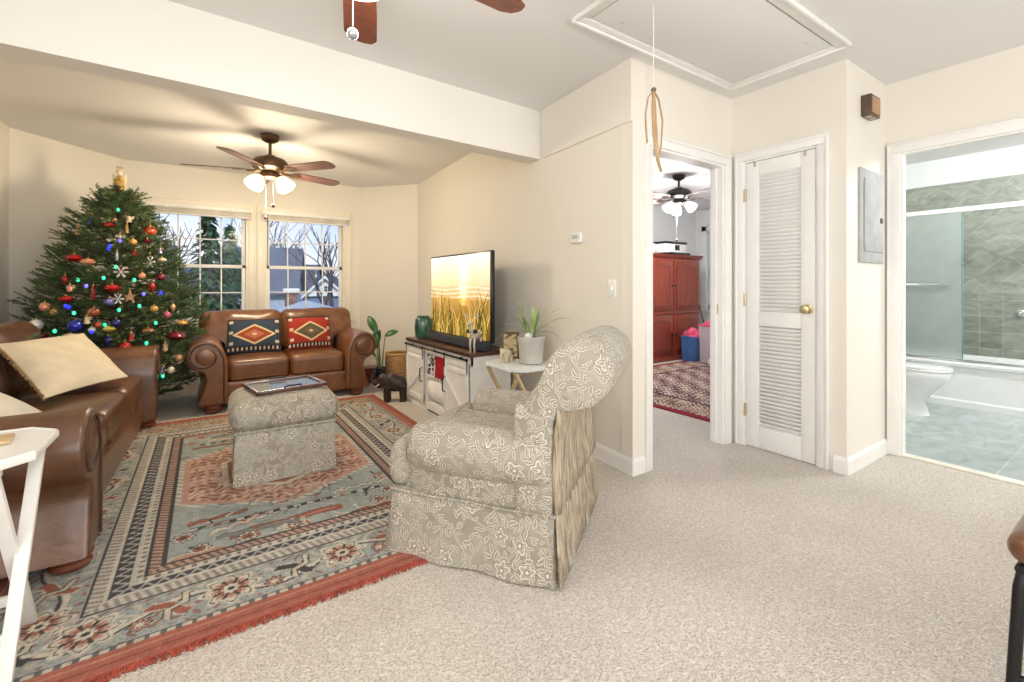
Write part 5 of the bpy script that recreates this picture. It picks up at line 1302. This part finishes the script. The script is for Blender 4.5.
for a in [
 (78, 229, 'tan', 'figure', .030, 'tan angel ornament high on the left edge of the tree'),
 (109, 225, 'red', 'oval', .030, 'red oval ornament near the top of the tree left of its centre'),
 (115, 221, 'peach', 'ball', .018, 'tiny peach ball ornament touching the topmost red oval'),
 (129, 217, 'cream', 'figure', .028, 'cream angel ornament just under the tree top'),
 (150, 231, 'orange', 'ball', .042, 'large orange-red ball ornament in front of the window glass'),
 (120, 236, 'silver', 'figure', .026, 'silver figure ornament in the upper middle of the tree'),
 (133, 242, 'gold', 'ball', .026, 'gold ball ornament below the cream angel'),
 (135, 254, 'red', 'ball', .024, 'small red ball ornament below the gold ball in the upper tree'),
 (74, 258, 'red', 'oval', .038, 'wide red oval ornament on the upper left branch'),
 (88, 262, 'peach', 'oval', .038, 'peach patterned oval ornament right of the wide red oval'),
 (160, 249, 'lilac', 'figure', .024, 'lilac figure ornament hanging against the left window'),
 (162, 260, 'cream', 'oval', .028, 'cream oval ornament below the lilac figure'),
 (147, 241, 'maroon', 'oval', .024, 'small maroon ornament below the large orange ball'),
 (150, 262, 'white', 'snow', .030, 'white snowflake ornament on the right upper branches'),
 (112, 288, 'red', 'oval', .040, 'bright red oval ornament at the centre of the tree'),
 (93, 290, 'red', 'tassel', .030, 'long red ribbon tassel left of the centre red oval'),
 (66, 299, 'red', 'oval', .034, 'red oval ornament directly above a glowing blue bulb on the left'),
 (75, 326, 'blue', 'ball', .042, 'large deep blue ball ornament on the lower left'),
 (116, 323, 'navy', 'ball', .032, 'dark blue ball ornament in the lower middle'),
 (109, 329, 'yellow', 'oval', .032, 'yellow-gold oval ornament beside the dark blue ball'),
 (108, 340, 'navy', 'drop', .028, 'dark blue drop ornament below the yellow oval'),
 (125, 347, 'red', 'ball', .036, 'red ball ornament just above the sofa arm'),
 (94, 312, 'copper', 'ball', .034, 'copper ball ornament on the left middle branches'),
 (36, 325, 'white', 'ball', .040, 'white ball ornament at the far left tip of the tree'),
 (40, 336, 'maroon', 'oval', .036, 'maroon oval ornament under the white ball at far left'),
 (70, 337, 'cream', 'oval', .040, 'cream and brown oval ornament just above the large pillow'),
 (152, 286, 'red', 'drop', .026, 'red drop ornament on the right side below the snowflake'),
 (161, 277, 'maroon', 'ball', .030, 'maroon ball ornament at the right edge of the tree'),
 (130, 297, 'tan', 'star', .034, 'tan wooden star ornament right of centre'),
 (109, 302, 'purple', 'ball', .026, 'purple-white ball ornament under the central red oval'),
 (154, 309, 'gold', 'ball', .028, 'gold ball ornament on the right middle branches'),
 (173, 307, 'tan', 'drop', .022, 'tan drop ornament at the right edge above the window sill'),
 (167, 315, 'pink', 'ball', .026, 'pink ball ornament in front of the window sill'),
 (182, 323, 'gold', 'oval', .032, 'amber oval ornament at the far right tip of the tree'),
 (176, 336, 'maroon', 'oval', .052, 'largest mottled maroon ornament on the lower right near the loveseat'),
 (148, 331, 'brown', 'oval', .036, 'brown and gold oval ornament on the lower right'),
 (131, 335, 'red', 'figure', .026, 'small red figure ornament in the lower centre'),
 (165, 345, 'tan', 'figure', .028, 'tan figure ornament below and left of the largest maroon one'),
 (142, 276, 'peach', 'ball', .024, 'peach ball ornament right of the white snowflake cluster'),
 (65, 279, 'red', 'drop', .020, 'small red drop ornament on the left middle edge'),
 (70, 287, 'peach', 'figure', .022, 'peach figure ornament on the left middle edge'),
 (45, 307, 'peach', 'ball', .032, 'dusky peach ball ornament on the left lower edge'),
 (54, 312, 'gold', 'ball', .022, 'small gold ball ornament beside the dusky peach ball'),
 (179, 358, 'tan', 'ball', .030, 'tan ball ornament low on the right beside the loveseat arm'),
 (162, 370, 'silver', 'snow', .026, 'silver snowflake ornament low on the right beside the sofa arm'),
 (171, 370, 'cream', 'ball', .028, 'cream ball ornament low on the right below the tan ball'),
 (98, 325, 'orange', 'ball', .020, 'small orange ball ornament left of the yellow oval'),
 (121, 272, 'white', 'snow', .030, 'white snowflake ornament in the middle of the tree'),
 (87, 318, 'cream', 'figure', .026, 'cream figure ornament below the copper ball'),
 (118, 299, 'white', 'snow', .026, 'white snowflake ornament below the central red oval'),
 (127, 226, 'gold', 'tassel', .024, 'long pale gold tassel hanging below the cream angel'),
 (92, 330, 'silver', 'ball', .024, 'silver ball ornament right of the large blue ball'),
 (117, 254, 'silver', 'tassel', .022, 'silver icicle tassel in the upper middle of the tree'),
]: ornament(*a)
# --- string of lights: the wire plus its bulbs
t = thing('string_lights', 'string of glowing blue and green lights wound around the Christmas tree', 'string lights', (TX, TY, 0))
pts = []
for i in range(160):
    z = .35+1.6*i/159; a = i*.36; r = tree_r(z)*.86; pts.append((r*math.cos(a), r*math.sin(a), z))
obj('wire', M().tube(pts, .0025, 5), mat('green_wire', (30, 52, 34), .5), t)
BB = {}
for c, rgb in dict(blue=(40, 50, 240), teal=(60, 220, 170), violet=(110, 100, 250)).items(): BB[c] = mat('lit_bulb_'+c, rgb, .3, emit=rgb, es=1.6)
for px, py, c in ((91, 221, 'blue'), (109, 249, 'blue'), (120, 241, 'violet'), (116, 267, 'teal'), (87, 286, 'violet'), (67, 306, 'blue'), (75, 313, 'teal'), (56, 331, 'teal'), (134, 280, 'teal'), (160, 293, 'blue'), (143, 294, 'violet'), (46, 342, 'teal'), (60, 338, 'teal'), (105, 325, 'teal'), (146, 343, 'teal'), (118, 210, 'teal'), (79, 280, 'teal'), (104, 278, 'teal'), (139, 306, 'teal'), (119, 310, 'teal'), (155, 323, 'teal'), (92, 332, 'blue'), (162, 376, 'teal'), (70, 307, 'blue'), (110, 246, 'blue')):
    p_ = tree_hit(px, py)-Vector((TX, TY, 0)); d_ = Vector((p_.x, p_.y, .02)).normalized()
    obj('bulb', M().ball(tuple(p_+d_*.012), (.012, .012, .016), 10, 8), BB[c], t, label='glowing %s bulb' % c)

# ================================================================== BEDROOM SEEN THROUGH THE DOORWAY
AX0, AX1, AY = 5.15, 6.52, 4.30
t = thing('armoire', 'reddish cherry wood armoire with four panelled doors in the bedroom', 'armoire', ((AX0+AX1)/2, AY, 0))
hw_ = (AX1-AX0)/2; AH = 1.60
obj('carcass', M().span((-hw_, 0, .07), (hw_, .56, AH-.06), .006), CHERRY, t)
obj('cornice', M().prism([(.02, AH-.07), (-.03, AH-.03), (-.045, AH), (.58, AH), (.58, AH-.07)], -hw_-.04, hw_+.04, 'x'), CHERRY, t, angle=30)
obj('plinth', M().span((-hw_-.01, -.012, 0), (hw_+.01, .56, .08), .006), CHERRY, t)
obj('mid_moulding', M().span((-hw_-.008, -.022, .70), (hw_+.008, .0, .745), .01), CHERRY, t)
for s in (-1, 1):
    for z0, z1 in ((.10, .69), (.755, AH-.09)):
        x0, x1 = (.008, hw_-.03) if s > 0 else (-hw_+.03, -.008)
        dr = M().span((x0, -.02, z0), (x1, .0, z1), .004)
        xm = (x0+x1)/2; w2 = (x1-x0)/2-.07; top_ = z1-.07
        out = [(xm-w2, z0+.07), (xm+w2, z0+.07), (xm+w2, top_-.06)]+[(xm+w2*math.cos(R(a)), top_-.06+.055*math.sin(R(a))) for a in range(15, 180, 15)]+[(xm-w2, top_-.06)]
        do = obj('door', dr, CHERRY, t, angle=30)
        obj('door_panel', M().prism(out, -.027, -.018, 'y', rnd=.004, seg=2), CHERRY, do, angle=30)
        obj('panel_moulding', M().tube([(x, -.022, z) for x, z in out], .008, 6, loop=True), wood('cherry_moulding', (88, 32, 24), (120, 50, 36), (10, 10, 1)), do)
        obj('knob', M().ball((s*.04, -.035, (z0+z1)/2), .016, 10, 8), BLACK, do)
t = thing('printer', 'white and black printer sitting on top of the armoire', 'printer', (6.02, 4.50, AH))
obj('printer_body', M().span((-.28, -.17, 0.03), (.22, .17, .17), .015), WHITEPL, t)
obj('printer_lid', M().span((-.285, -.175, .17), (.225, .175, .205), .012), BLACKP, t); obj('control_panel', M().span((-.08, -.176, .07), (.03, -.168, .15), .003), BLACKP, t); obj('paper_tray', M().span((-.22, -.22, .0), (.24, .17, .035), .006), BLACKP, t)
t = tag(obj('paper_roll', M().lathe([(0, 0), (.08, 0), (.085, .01), (.085, .15), (.08, .16), (0, .16)], n=20), WHITEPL, loc=(5.50, 4.46, AH)), 'white drum-shaped container left of the printer on the armoire', 'container')
t = thing('trailing_plant', 'small green plant on the armoire at the doorway edge', 'potted plant', (5.28, 4.5, AH))
obj('pot', M().lathe([(0, 0), (.06, 0), (.075, .12), (.065, .12), (0, .1)], n=16), mat('clay_pot', (140, 100, 70), .7), t)
mb = M()
for i in range(26):
    a = i*2.4; el = R(20+50*((i*7) % 10)/10); mb.leaf((0, 0, .11), (math.cos(a)*math.cos(el), math.sin(a)*math.cos(el), math.sin(el)), .22, .05, .6, 6)
obj('foliage', mb, mat('leaf_green', (70, 104, 60), .5, var=.3), t, solid=.002)
def persian(X, Y):
    hx_, hy_ = 1.35, 1.1; d = np.minimum(hx_-np.abs(X), hy_-np.abs(Y)); rng = np.random.RandomState(1)
    n = np.sin(X*62+2*np.sin(Y*45))*np.sin(Y*58+2*np.sin(X*41)); m_ = np.sin(X*120)*np.sin(Y*110)
    C = np.zeros(X.shape+(3,)); C[:] = (150, 126, 116); C[n > .2] = (66, 52, 62); C[n < -.35] = (206, 194, 174); C[(m_ > .5)] = (128, 60, 62)
    b = (d < .42) & (d > .08); C[b] = (196, 182, 160); C[b & (n > .1)] = (92, 66, 70); C[b & (m_ > .4)] = (140, 60, 62); C[(np.abs(d-.43) < .02)] = (70, 44, 52); C[d < .07] = (140, 36, 52)
    return np.clip(C+(rng.rand(*X.shape)[..., None]-.5)*30, 0, 255)
t = thing('area_rug', 'dark red Persian rug on the bedroom floor', 'rug', (4.82, 3.05, 0))
o = pattern_grid('rug_pile', 280, 230, 2.7, 2.2, persian, attr_mat('persian_wool', .95, bsc=200), t); o.location = (0, 0, .012)
obj('rug_backing', M().span((-1.35, -1.1, 0), (1.35, 1.1, .0115)), mat('red_edge', (140, 36, 52), .95), t)
k = NT('clear_plastic'); k.base((226, 214, 218)); k.set(Roughness=.25, Transmission_Weight=.35, Alpha=.85); k.bump(k.noise(20).outputs['Fac'], .1, .002)
def bin_(label, loc, w, d_, h, m, rot, lidm=None):
    t = thing('storage_bin', label, 'storage bin', loc, rot); mb = M(); tp = .88
    outer = [[(-w*s_/2, -d_*s_/2, z), (w*s_/2, -d_*s_/2, z), (w*s_/2, d_*s_/2, z), (-w*s_/2, d_*s_/2, z)] for s_, z in ((tp, 0), (1, h), (.96, h), (tp*.95, .01))]
    mb.loft(outer, True, True); obj('bin_body', mb, m, t, smooth=False)
    obj('bin_rim', M().tube([(-w/2, -d_/2, h), (w/2, -d_/2, h), (w/2, d_/2, h), (-w/2, d_/2, h)], .014, 6, loop=True), lidm or m, t)
    return t
bin_('blue plastic bin on the bedroom floor in front of the armoire', (6.04, 4.10, .013), .27, .22, .36, mat('blue_plastic', (58, 96, 150), .4), R(10))
bin_('clear plastic bin with pink rim beside the blue bin', (6.12, 3.86, .013), .25, .20, .54, k.m, R(-6), mat('pink_rim', (220, 90, 120), .5))
PINK = mat('pink_cloth', (226, 84, 116), .9, var=.15, bs=.6, bsc=25)
def heap(label, loc, r, seed):
    q = random.Random(seed); mb = M(); b2 = bmesh.new(); bmesh.ops.create_icosphere(b2, subdivisions=4, radius=1)
    for v in b2.verts:
        n_ = 1+.28*noise.noise(v.co*1.6+Vector((seed, 0, 0)))+.12*noise.noise(v.co*4.5); v.co = Vector((v.co.x*r[0]*n_, v.co.y*r[1]*n_, max(-.02, v.co.z*r[2]*n_)))
    mb._merge(b2); return tag(obj('clothing_pile', mb, PINK, loc=loc), label, 'clothes')
heap('pink clothes heaped on top of the blue bin', (6.04, 4.09, .375), (.15, .12, .11), 1)
heap('pink clothes showing over the rim of the clear bin', (6.12, 3.86, .555), (.12, .09, .06), 5)
t = tag(obj('cloth_bundle', M().ball((0, 0, .08), (.11, .10, .08)).ball((.12, -.05, .06), (.09, .08, .06)), mat('pale_bundle', (214, 212, 206), .9, bs=.5), loc=(5.70, 3.52, .013), remesh=.02), 'pale cloth bundle on the Persian rug before the bins', 'cloth')
t = tag(obj('leaning_pole', M().tube([(6.60, 4.62, 1.52), (6.70, 4.45, .9), (6.86, 4.30, .02)], .008, 6), BLACK), 'thin dark pole leaning beside the armoire', 'pole')
root = bpy.data.objects.new('window_3', None); COL.objects.link(root); struct(root)
x = 7.5; mb = M()
mb.span((x-.02, 4.80, .65), (x, 4.89, 2.2), .004).span((x-.02, 3.91, .65), (x, 4.0, 2.2), .004).span((x-.02, 3.91, 2.11), (x, 4.89, 2.2), .004).span((x-.05, 3.88, .66), (x+.02, 4.92, .71), .004)
obj('window_casing', mb, TRIMW, root, angle=30)
mb = M().span((x+.05, 4.0, .72), (x+.08, 4.05, 2.12)).span((x+.05, 4.75, .72), (x+.08, 4.80, 2.12)).span((x+.05, 4.0, 1.39), (x+.08, 4.8, 1.44)).span((x+.05, 4.0, 2.07), (x+.08, 4.8, 2.12)).span((x+.05, 4.0, .72), (x+.08, 4.8, .77))
obj('window_sash', mb, TRIMW, root, angle=30); obj('pane', M().span((x+.062, 4.03, .75), (x+.066, 4.77, 2.09)), GLASS, root, smooth=False)
k = NT('sheer_white'); k.base((240, 242, 246)); k.set(Roughness=.9, Transmission_Weight=0.0)
tl = k.n('BsdfTranslucent'); tl.inputs[0].default_value = lin((240, 244, 250)); ms = k.n('MixShader'); ms.inputs[0].default_value = .5; k.l(k.b.outputs[0], ms.inputs[1]); k.l(tl.outputs[0], ms.inputs[2]); k.l(ms.outputs[0], k.out.inputs[0]); k.bump(k.noise(60).outputs['Fac'], .1, .002)
mb = M()
for i in range(44): mb.box((x+.03, 4.4, 1.02+.025*i), (.004, .76, .023), 0, Matrix.Translation((x+.03, 4.4, 1.02+.025*i)) @ Matrix.Rotation(R(22), 4, 'Y') @ Matrix.Translation((-x-.03, -4.4, -1.02-.025*i)))
mb.span((x+.01, 4.01, 2.08), (x+.05, 4.79, 2.12)); t = tag(obj('window_blind', mb, k.m), 'white slatted blind in the bedroom window beyond the armoire', 'window blind')

# ================================================================== BATHROOM
t = thing('bathtub', 'white built-in bathtub behind the sliding shower door', 'bathtub', (5.80, 0, 0))
TB0, TB1 = -.86, 1.845
fp = [(0, 0), (0, .06), (.018, .075), (.018, .37), (-.012, .385), (-.016, .41), (-.004, .42), (.07, .42), (.10, .40), (.12, .2), (.2, .12), (.6, .12), (.66, .2), (.69, .40), (.70, .42), (.765, .42), (.765, 0)]
obj('tub_shell', M().loft([[(x, y, z) for x, z in fp] for y in (TB0, TB1)], True, True), PORC, t, angle=40)
t = thing('shower_door', 'frosted glass sliding shower door with white top rail on the bathtub', 'shower door', (5.845, 0, .42))
obj('top_rail', M().span((-.03, TB0, 1.40), (.03, TB1, 1.445), .008), mat('white_rail', (240, 242, 242), .25), t); obj('bottom_track', M().span((-.025, TB0, .0), (.025, TB1, .022), .004), CHROME, t)
k = NT('frosted_glass'); n = k.noise(70, 3).outputs['Fac']; k.base(k.ramp(k.noise(8).outputs['Fac'], [(.3, (208, 219, 217)), (.7, (222, 231, 229))])); k.set(Roughness=.35, Transmission_Weight=.7, IOR=1.3); k.bump(n, .4, .003)
fg = obj('frosted_panel', M().span((-.018, 1.14, .03), (-.010, TB1, 1.41)), k.m, t, smooth=False)
obj('panel_edge', M().span((-.020, 1.134, .03), (-.008, 1.142, 1.41)), mat('glass_edge', (110, 150, 148), .15), fg)
obj('towel_bar', M().tube([(-.055, 1.21, .725), (-.055, TB1-.1, .725)], .013, 10).tube([(-.055, 1.23, .725), (-.012, 1.23, .725)], .007, 8).tube([(-.055, TB1-.12, .725), (-.012, TB1-.12, .725)], .007, 8), CHROME, fg)
obj('clear_panel', M().span((.008, TB0, .03), (.014, .3, 1.41)), GLASS, t, smooth=False)
t = thing('shower_head', 'chrome shower head sticking out high above the tub', 'shower head', (6.2, 1.85, 2.07))
obj('shower_arm', M().tube([(0, 0, 0), (0, -.06, .0), (0, -.11, -.03)], .010, 8).lathe([(.028, 0), (.022, .008), (.01, .012)], (0, 0, 0), 16, T(0, 0, 0, rx=R(90))), CHROME, t)
obj('spray_head', M().lathe([(.012, .04), (.02, .02), (.042, -.01), (.045, -.02), (0, -.022)], n=18, mt=T(0, -.125, -.045, rx=R(-35))), CHROME, t)
p = on_X(1021, 313, BXE-.012)
t = thing('faucet_handle', 'chrome fixture on the tiled wall at the right edge', 'bath fixture', p)  # chrome faucet handle: round wall plate and knob
obj('wall_plate', M().lathe([(.04, 0), (.034, .012), (.015, .02)], (0, 0, 0), 18, T(0, 0, 0, ry=R(-90))), CHROME, t); obj('knob', M().ball((-.045, 0, 0), .024, 12, 8).tube([(-.04, 0, 0), (-.01, 0, 0)], .010, 8), CHROME, t)
t = thing('toilet', 'white toilet with closed lid beside the bathtub', 'toilet', (5.22, 1.22, .004), 0)
# local front toward -y, bowl tip at y=-.12
def ell(cx, cy, rx, ry, z, n=24, pw=2.3):
    out = []
    for j in range(n):
        a = 2*PI*j/n; c, s_ = math.cos(a), math.sin(a)
        out.append((cx+rx*math.copysign(abs(c)**(2/pw), c), cy+ry*math.copysign(abs(s_)**(2/pw), s_)*(1.0), z))
    return out
obj('bowl', M().loft([ell(0, .22, .12, .22, 0), ell(0, .22, .115, .21, .03), ell(0, .20, .10, .17, .12), ell(0, .17, .115, .19, .2), ell(0, .13, .16, .23, .28), ell(0, .115, .185, .25, .345), ell(0, .115, .19, .255, .38), ell(0, .115, .185, .25, .392)], True, True), PORC, t, angle=60)
obj('seat', M().loft([ell(0, .11, .185, .25, .393), ell(0, .11, .192, .257, .398), ell(0, .11, .192, .257, .412), ell(0, .11, .186, .25, .416)], True, True), PORC, t, angle=60)
obj('lid', M().loft([ell(0, .115, .185, .25, .418), ell(0, .115, .19, .255, .422), ell(0, .115, .188, .252, .434), ell(0, .115, .15, .2, .442)], True, True), PORC, t, angle=60)
obj('tank', M().pillow((0, .50, .58), (.44, .20, .38), .03, .01), PORC, t); obj('tank_lid', M().pillow((0, .495, .785), (.46, .22, .035), .012), PORC, t); obj('flush_lever', M().tube([(-.16, .395, .72), (-.16, .375, .72), (-.10, .37, .715)], .007, 8), CHROME, t)

# ================================================================== CHAIR AT THE RIGHT EDGE
t = thing('dining_chair', 'chair with brown leather seat and black metal legs at the right edge', 'chair', (1.955, .045, 0), R(0))
obj('seat', M().pillow((0, 0, .452), (.44, .43, .085), .04, .012, 12), BROWNT, t)
obj('seat_frame', M().tube([(-.195, -.19, .40), (.195, -.19, .40), (.195, .19, .40), (-.195, .19, .40)], .013, 8, loop=True), BLACK, t)
for x in (-1, 1):
    for y in (-1, 1): obj('leg', M().tube([(x*.165, y*.17, .40), (x*.19, y*.185, .385), (x*.197, y*.19, .35), (x*.21, y*.205, 0)], .0135, 10), BLACK, t)
obj('backrest', M().pillow((.0, -.22, .78), (.42, .05, .28), .024, .008, 8, T(0, 0, 0)), BROWNT, t)
for x in (-.17, .17): obj('back_post', M().tube([(x, -.19, .40), (x, -.225, .6), (x, -.225, .86)], .012, 8), BLACK, t)
obj('foot_rail', M().tube([(-.205, -.2, .12), (-.205, .2, .12)], .009, 8).tube([(.205, -.2, .12), (.205, .2, .12)], .009, 8), BLACK, t)

# ================================================================== OUTSIDE THE WINDOWS
GZ = -3.2
k = NT('winter_lawn'); k.base(k.ramp(k.noise(.5, 6).outputs['Fac'], [(.35, (96, 104, 70)), (.65, (136, 132, 100))])); k.set(Roughness=1); k.bump(k.noise(20).outputs['Fac'], .5, .05)
struct(obj('ground', M().span((-70, 7.2, GZ-.2), (80, 120, GZ)), k.m, smooth=False))
ROOF = mat('grey_shingle', (104, 106, 118), .9, var=.12, vs=3, bs=.5, bsc=14); ROOF2 = mat('slate_shingle', (88, 90, 104), .9, var=.12, vs=3, bs=.5, bsc=14)
SIDE = mat('blue_grey_siding', (122, 138, 166), .7); SIDEL = mat('pale_siding', (176, 186, 204), .7); WHT = mat('outdoor_white', (240, 242, 246), .6)
def house(label, p, rot, w, d_, eave, ridge, wallm, roofm, gable_white=False, chimney=None, win=()):
    """ridge runs along local y; gable faces local -y"""
    t = thing('house', label, 'house', (p.x, p.y, GZ), rot)
    obj('house_walls', M().prism([(-w/2, 0), (w/2, 0), (w/2, eave), (0, ridge-.12), (-w/2, eave)], 0, d_, 'y'), wallm, t, smooth=False)
    for s in (-1, 1): obj('roof_slope', M().prism([(s*(w/2+.35), eave-.35*(ridge-eave)/(w/2)), (0, ridge), (0, ridge+.16), (s*(w/2+.35), eave+.16-.35*(ridge-eave)/(w/2))], -.35, d_+.35, 'y'), roofm, t, smooth=False)
    if gable_white:
        obj('gable', M().prism([(-w/2+.02, eave), (w/2-.02, eave), (0, ridge-.14)], -.06, 0, 'y'), WHT, t, smooth=False)
        mb = M()
        for s in (-1, 1): mb.prism([(s*(w/2+.36), eave-.36*(ridge-eave)/(w/2)-.12), (0, ridge-.14), (0, ridge+.06), (s*(w/2+.36), eave-.36*(ridge-eave)/(w/2)+.08)], -.42, -.34, 'y')
        mb.span((-w/2-.3, -.2, eave-.16), (w/2+.3, -.04, eave+.12)); obj('gable_trim', mb, WHT, t, smooth=False)
    for x, z, a, b in win:
        f = obj('window_frame', M().span((x-a/2-.06, -.10, z-b/2-.06), (x+a/2+.06, -.02, z+b/2+.06)), WHT, t, smooth=False); obj('window_pane', M().span((x-a/2, -.12, z-b/2), (x-.02, -.09, z-.02)).span((x+.02, -.12, z-b/2), (x+a/2, -.09, z-.02)).span((x-a/2, -.12, z+.02), (x-.02, -.09, z+b/2)).span((x+.02, -.12, z+.02), (x+a/2, -.09, z+b/2)), mat('dark_pane', (74, 82, 100), .1), f, smooth=False)
    if chimney:
        x, y, h = chimney; c = obj('chimney', M().span((x-.4, y-.3, 0), (x+.4, y+.3, h)), mat('brick', (128, 98, 84), .9, var=.2, vs=10), t, smooth=False); obj('chimney_cap', M().span((x-.5, y-.4, h), (x+.5, y+.4, h+.45)), WHT, c, smooth=False)
    return t
def outp(px, D): a, b = pdir(px); return Vector((a*D, b*D, 0))
zz_ = lambda py, D: CAM_H+(HY-py)/FPX*D-GZ
p = outp(325.5, 34); wd = 36/FPX*34
house('far garage with white gable and small square window', p, -.32, wd, 7, zz_(294, 34), zz_(276.5, 34), SIDE, ROOF2, True, None, [(.15, zz_(289, 34), .42, .42)])
p = outp(318, 52); house('large house with broad slate roof behind the white gable', p, R(62), 9, 14, zz_(306, 52), zz_(266, 52), SIDE, ROOF2)
p = outp(297, 27); house('tall blue-grey house with dark roof at the left of the right window', p, R(76), 5.2, 3.4, zz_(289, 27), zz_(251, 27), SIDEL, ROOF, False, None)
p = outp(291, 20); t = thing('chimney', 'brick chimney stack with white cap between the two houses', 'chimney', (p.x, p.y, GZ))
obj('stack', M().span((-.22, -.22, 0), (.22, .22, zz_(293, 20))), mat('outdoor_brick', (140, 110, 96), .9, var=.2, vs=12, bs=.3), t, smooth=False); obj('cap', M().span((-.3, -.3, zz_(293, 20)), (.3, .3, zz_(288.5, 20)), .02), WHT, t)
p = outp(172, 40); house('low grey-roofed house behind the evergreen in the left window', p, R(80), 9, 13, zz_(285, 40), zz_(247, 40), SIDEL, ROOF)
p = outp(306, 15); t = thing('patio_canopy', 'pale grey peaked canopy roof below the right window', 'canopy', (p.x, p.y, GZ), -.35)
cw2 = 37/FPX*15; ct, cb_ = zz_(300.5, 15), zz_(314, 15)
obj('canopy_cover', M().loft([[(-cw2, -cw2, cb_-.25), (cw2, -cw2, cb_-.25), (cw2, cw2, cb_-.25), (-cw2, cw2, cb_-.25)], [(-cw2, -cw2, cb_), (cw2, -cw2, cb_), (cw2, cw2, cb_), (-cw2, cw2, cb_)], [(-.06, -.06, ct), (.06, -.06, ct), (.06, .06, ct), (-.06, .06, ct)]], True, True), mat('grey_canvas', (176, 176, 182), .9), t, smooth=False)
for x in (-1, 1):
    for y in (-1, 1): obj('pole', M().tube([(x*cw2*.95, y*cw2*.95, 0), (x*cw2*.95, y*cw2*.95, cb_)], .03, 8), BLACK, t)
BRANCH = mat('grey_bark', (98, 88, 86), .95, bs=.6, bsc=12)
def bare_tree(label, px, D, top_py, seed, spread=.5, r0=.16, lean=0, depth=5, fork=.35):
    q = random.Random(seed); p = outp(px, D); t = thing('bare_tree', label, 'tree', (p.x, p.y, GZ)); H = zz_(top_py, D)
    mb = M(); tr = M()
    def grow(p0, d_, L_, r, n):
        a = p0+d_*L_*.5+Vector((q.uniform(-1, 1), q.uniform(-1, 1), 0))*L_*.05; p1 = p0+d_*L_
        (tr if n == depth else mb).tube([p0, a, p1], [r, r*.85, r*.68], 6 if n > 2 else 4)
        if n == 0: return
        for _ in range(3 if n > 1 else 2):
            nd = (d_+Vector((q.uniform(-1, 1), q.uniform(-1, 1), q.uniform(-.15, .6)))*spread*1.3).normalized()
            grow(p1 if _ < 2 else p0.lerp(p1, .6), nd, L_*q.uniform(.62, .85), r*.6, n-1)
    grow(Vector((0, 0, 0)), Vector((lean, 0, 1)).normalized(), H*fork, r0, depth)
    obj('trunk', tr, BRANCH, t); obj('branches', mb, BRANCH, t); return t
bare_tree('bare spreading tree behind the white gable at the right window edge', 327, 24, 214, 3, .50, .15, .1, 4)
bare_tree('bare tree crossing the upper middle panes of the right window', 306, 66, 226, 8, .55, .2, -.3, 4)
bare_tree('bare tree at the upper left of the right window', 256, 46, 205, 21, .45, .18, -.1, 3)
bare_tree('bare tree at the left of the left window behind the Christmas tree', 146, 20, 205, 5, .5, .14, 0, 4)
bare_tree('bare tree in the upper right panes of the left window', 246, 31, 200, 14, .5, .14, 0, 4)
def conifer(label, px, D, top_py, rad, seed, cat='tree', name='evergreen_tree', col=((44, 70, 46), (84, 112, 74)), base=.0):
    q = random.Random(seed); p = outp(px, D); t = thing(name, label, cat, (p.x, p.y, GZ)); H = zz_(top_py, D)
    obj('trunk', M().tube([(0, 0, 0), (0, 0, H*.96)], [.14, .02], 8), BRANCH, t); mb = M()
    n_ = 900
    for i in range(n_):
        f = (i/n_)**.9; z = H*(base+(1-base)*f); r = rad*(1-f)**.75*q.uniform(.35, 1.08); a = q.uniform(0, 2*PI)
        c = Vector((r*math.cos(a), r*math.sin(a), z)); s_ = q.uniform(.16, .34)*(.5+.6*(1-f))
        d_ = Vector((math.cos(a), math.sin(a), q.uniform(-.5, .2))); mb.leaf(c-d_*s_*.5, d_, s_*1.6, s_*.8, .5, 3, None, .2)
        if i % 2: mb.leaf(c, Vector((q.uniform(-1, 1), q.uniform(-1, 1), q.uniform(-.3, .6))), s_*1.2, s_*.6, .4, 3)
    obj('foliage', mb, mat('evergreen_needles', ((col[0][0]+col[1][0])/2, (col[0][1]+col[1][1])/2, (col[0][2]+col[1][2])/2), .9, var=.3, vs=5), t, smooth=False); return t
conifer('tall green evergreen tree filling the middle of the left window', 208, 11, 209, .95, 1)
conifer('shorter evergreen tree at the right side of the left window', 230, 13, 226, 1.0, 2, col=((60, 92, 60), (96, 124, 88)))
conifer('grey-green bushy evergreen low in the left window beside the tree', 176, 15, 262, 1.5, 3, col=((84, 98, 86), (120, 130, 116)))
conifer('small distant evergreen between the houses in the right window', 302, 60, 254, 2.0, 4, col=((110, 112, 104), (140, 138, 124)))
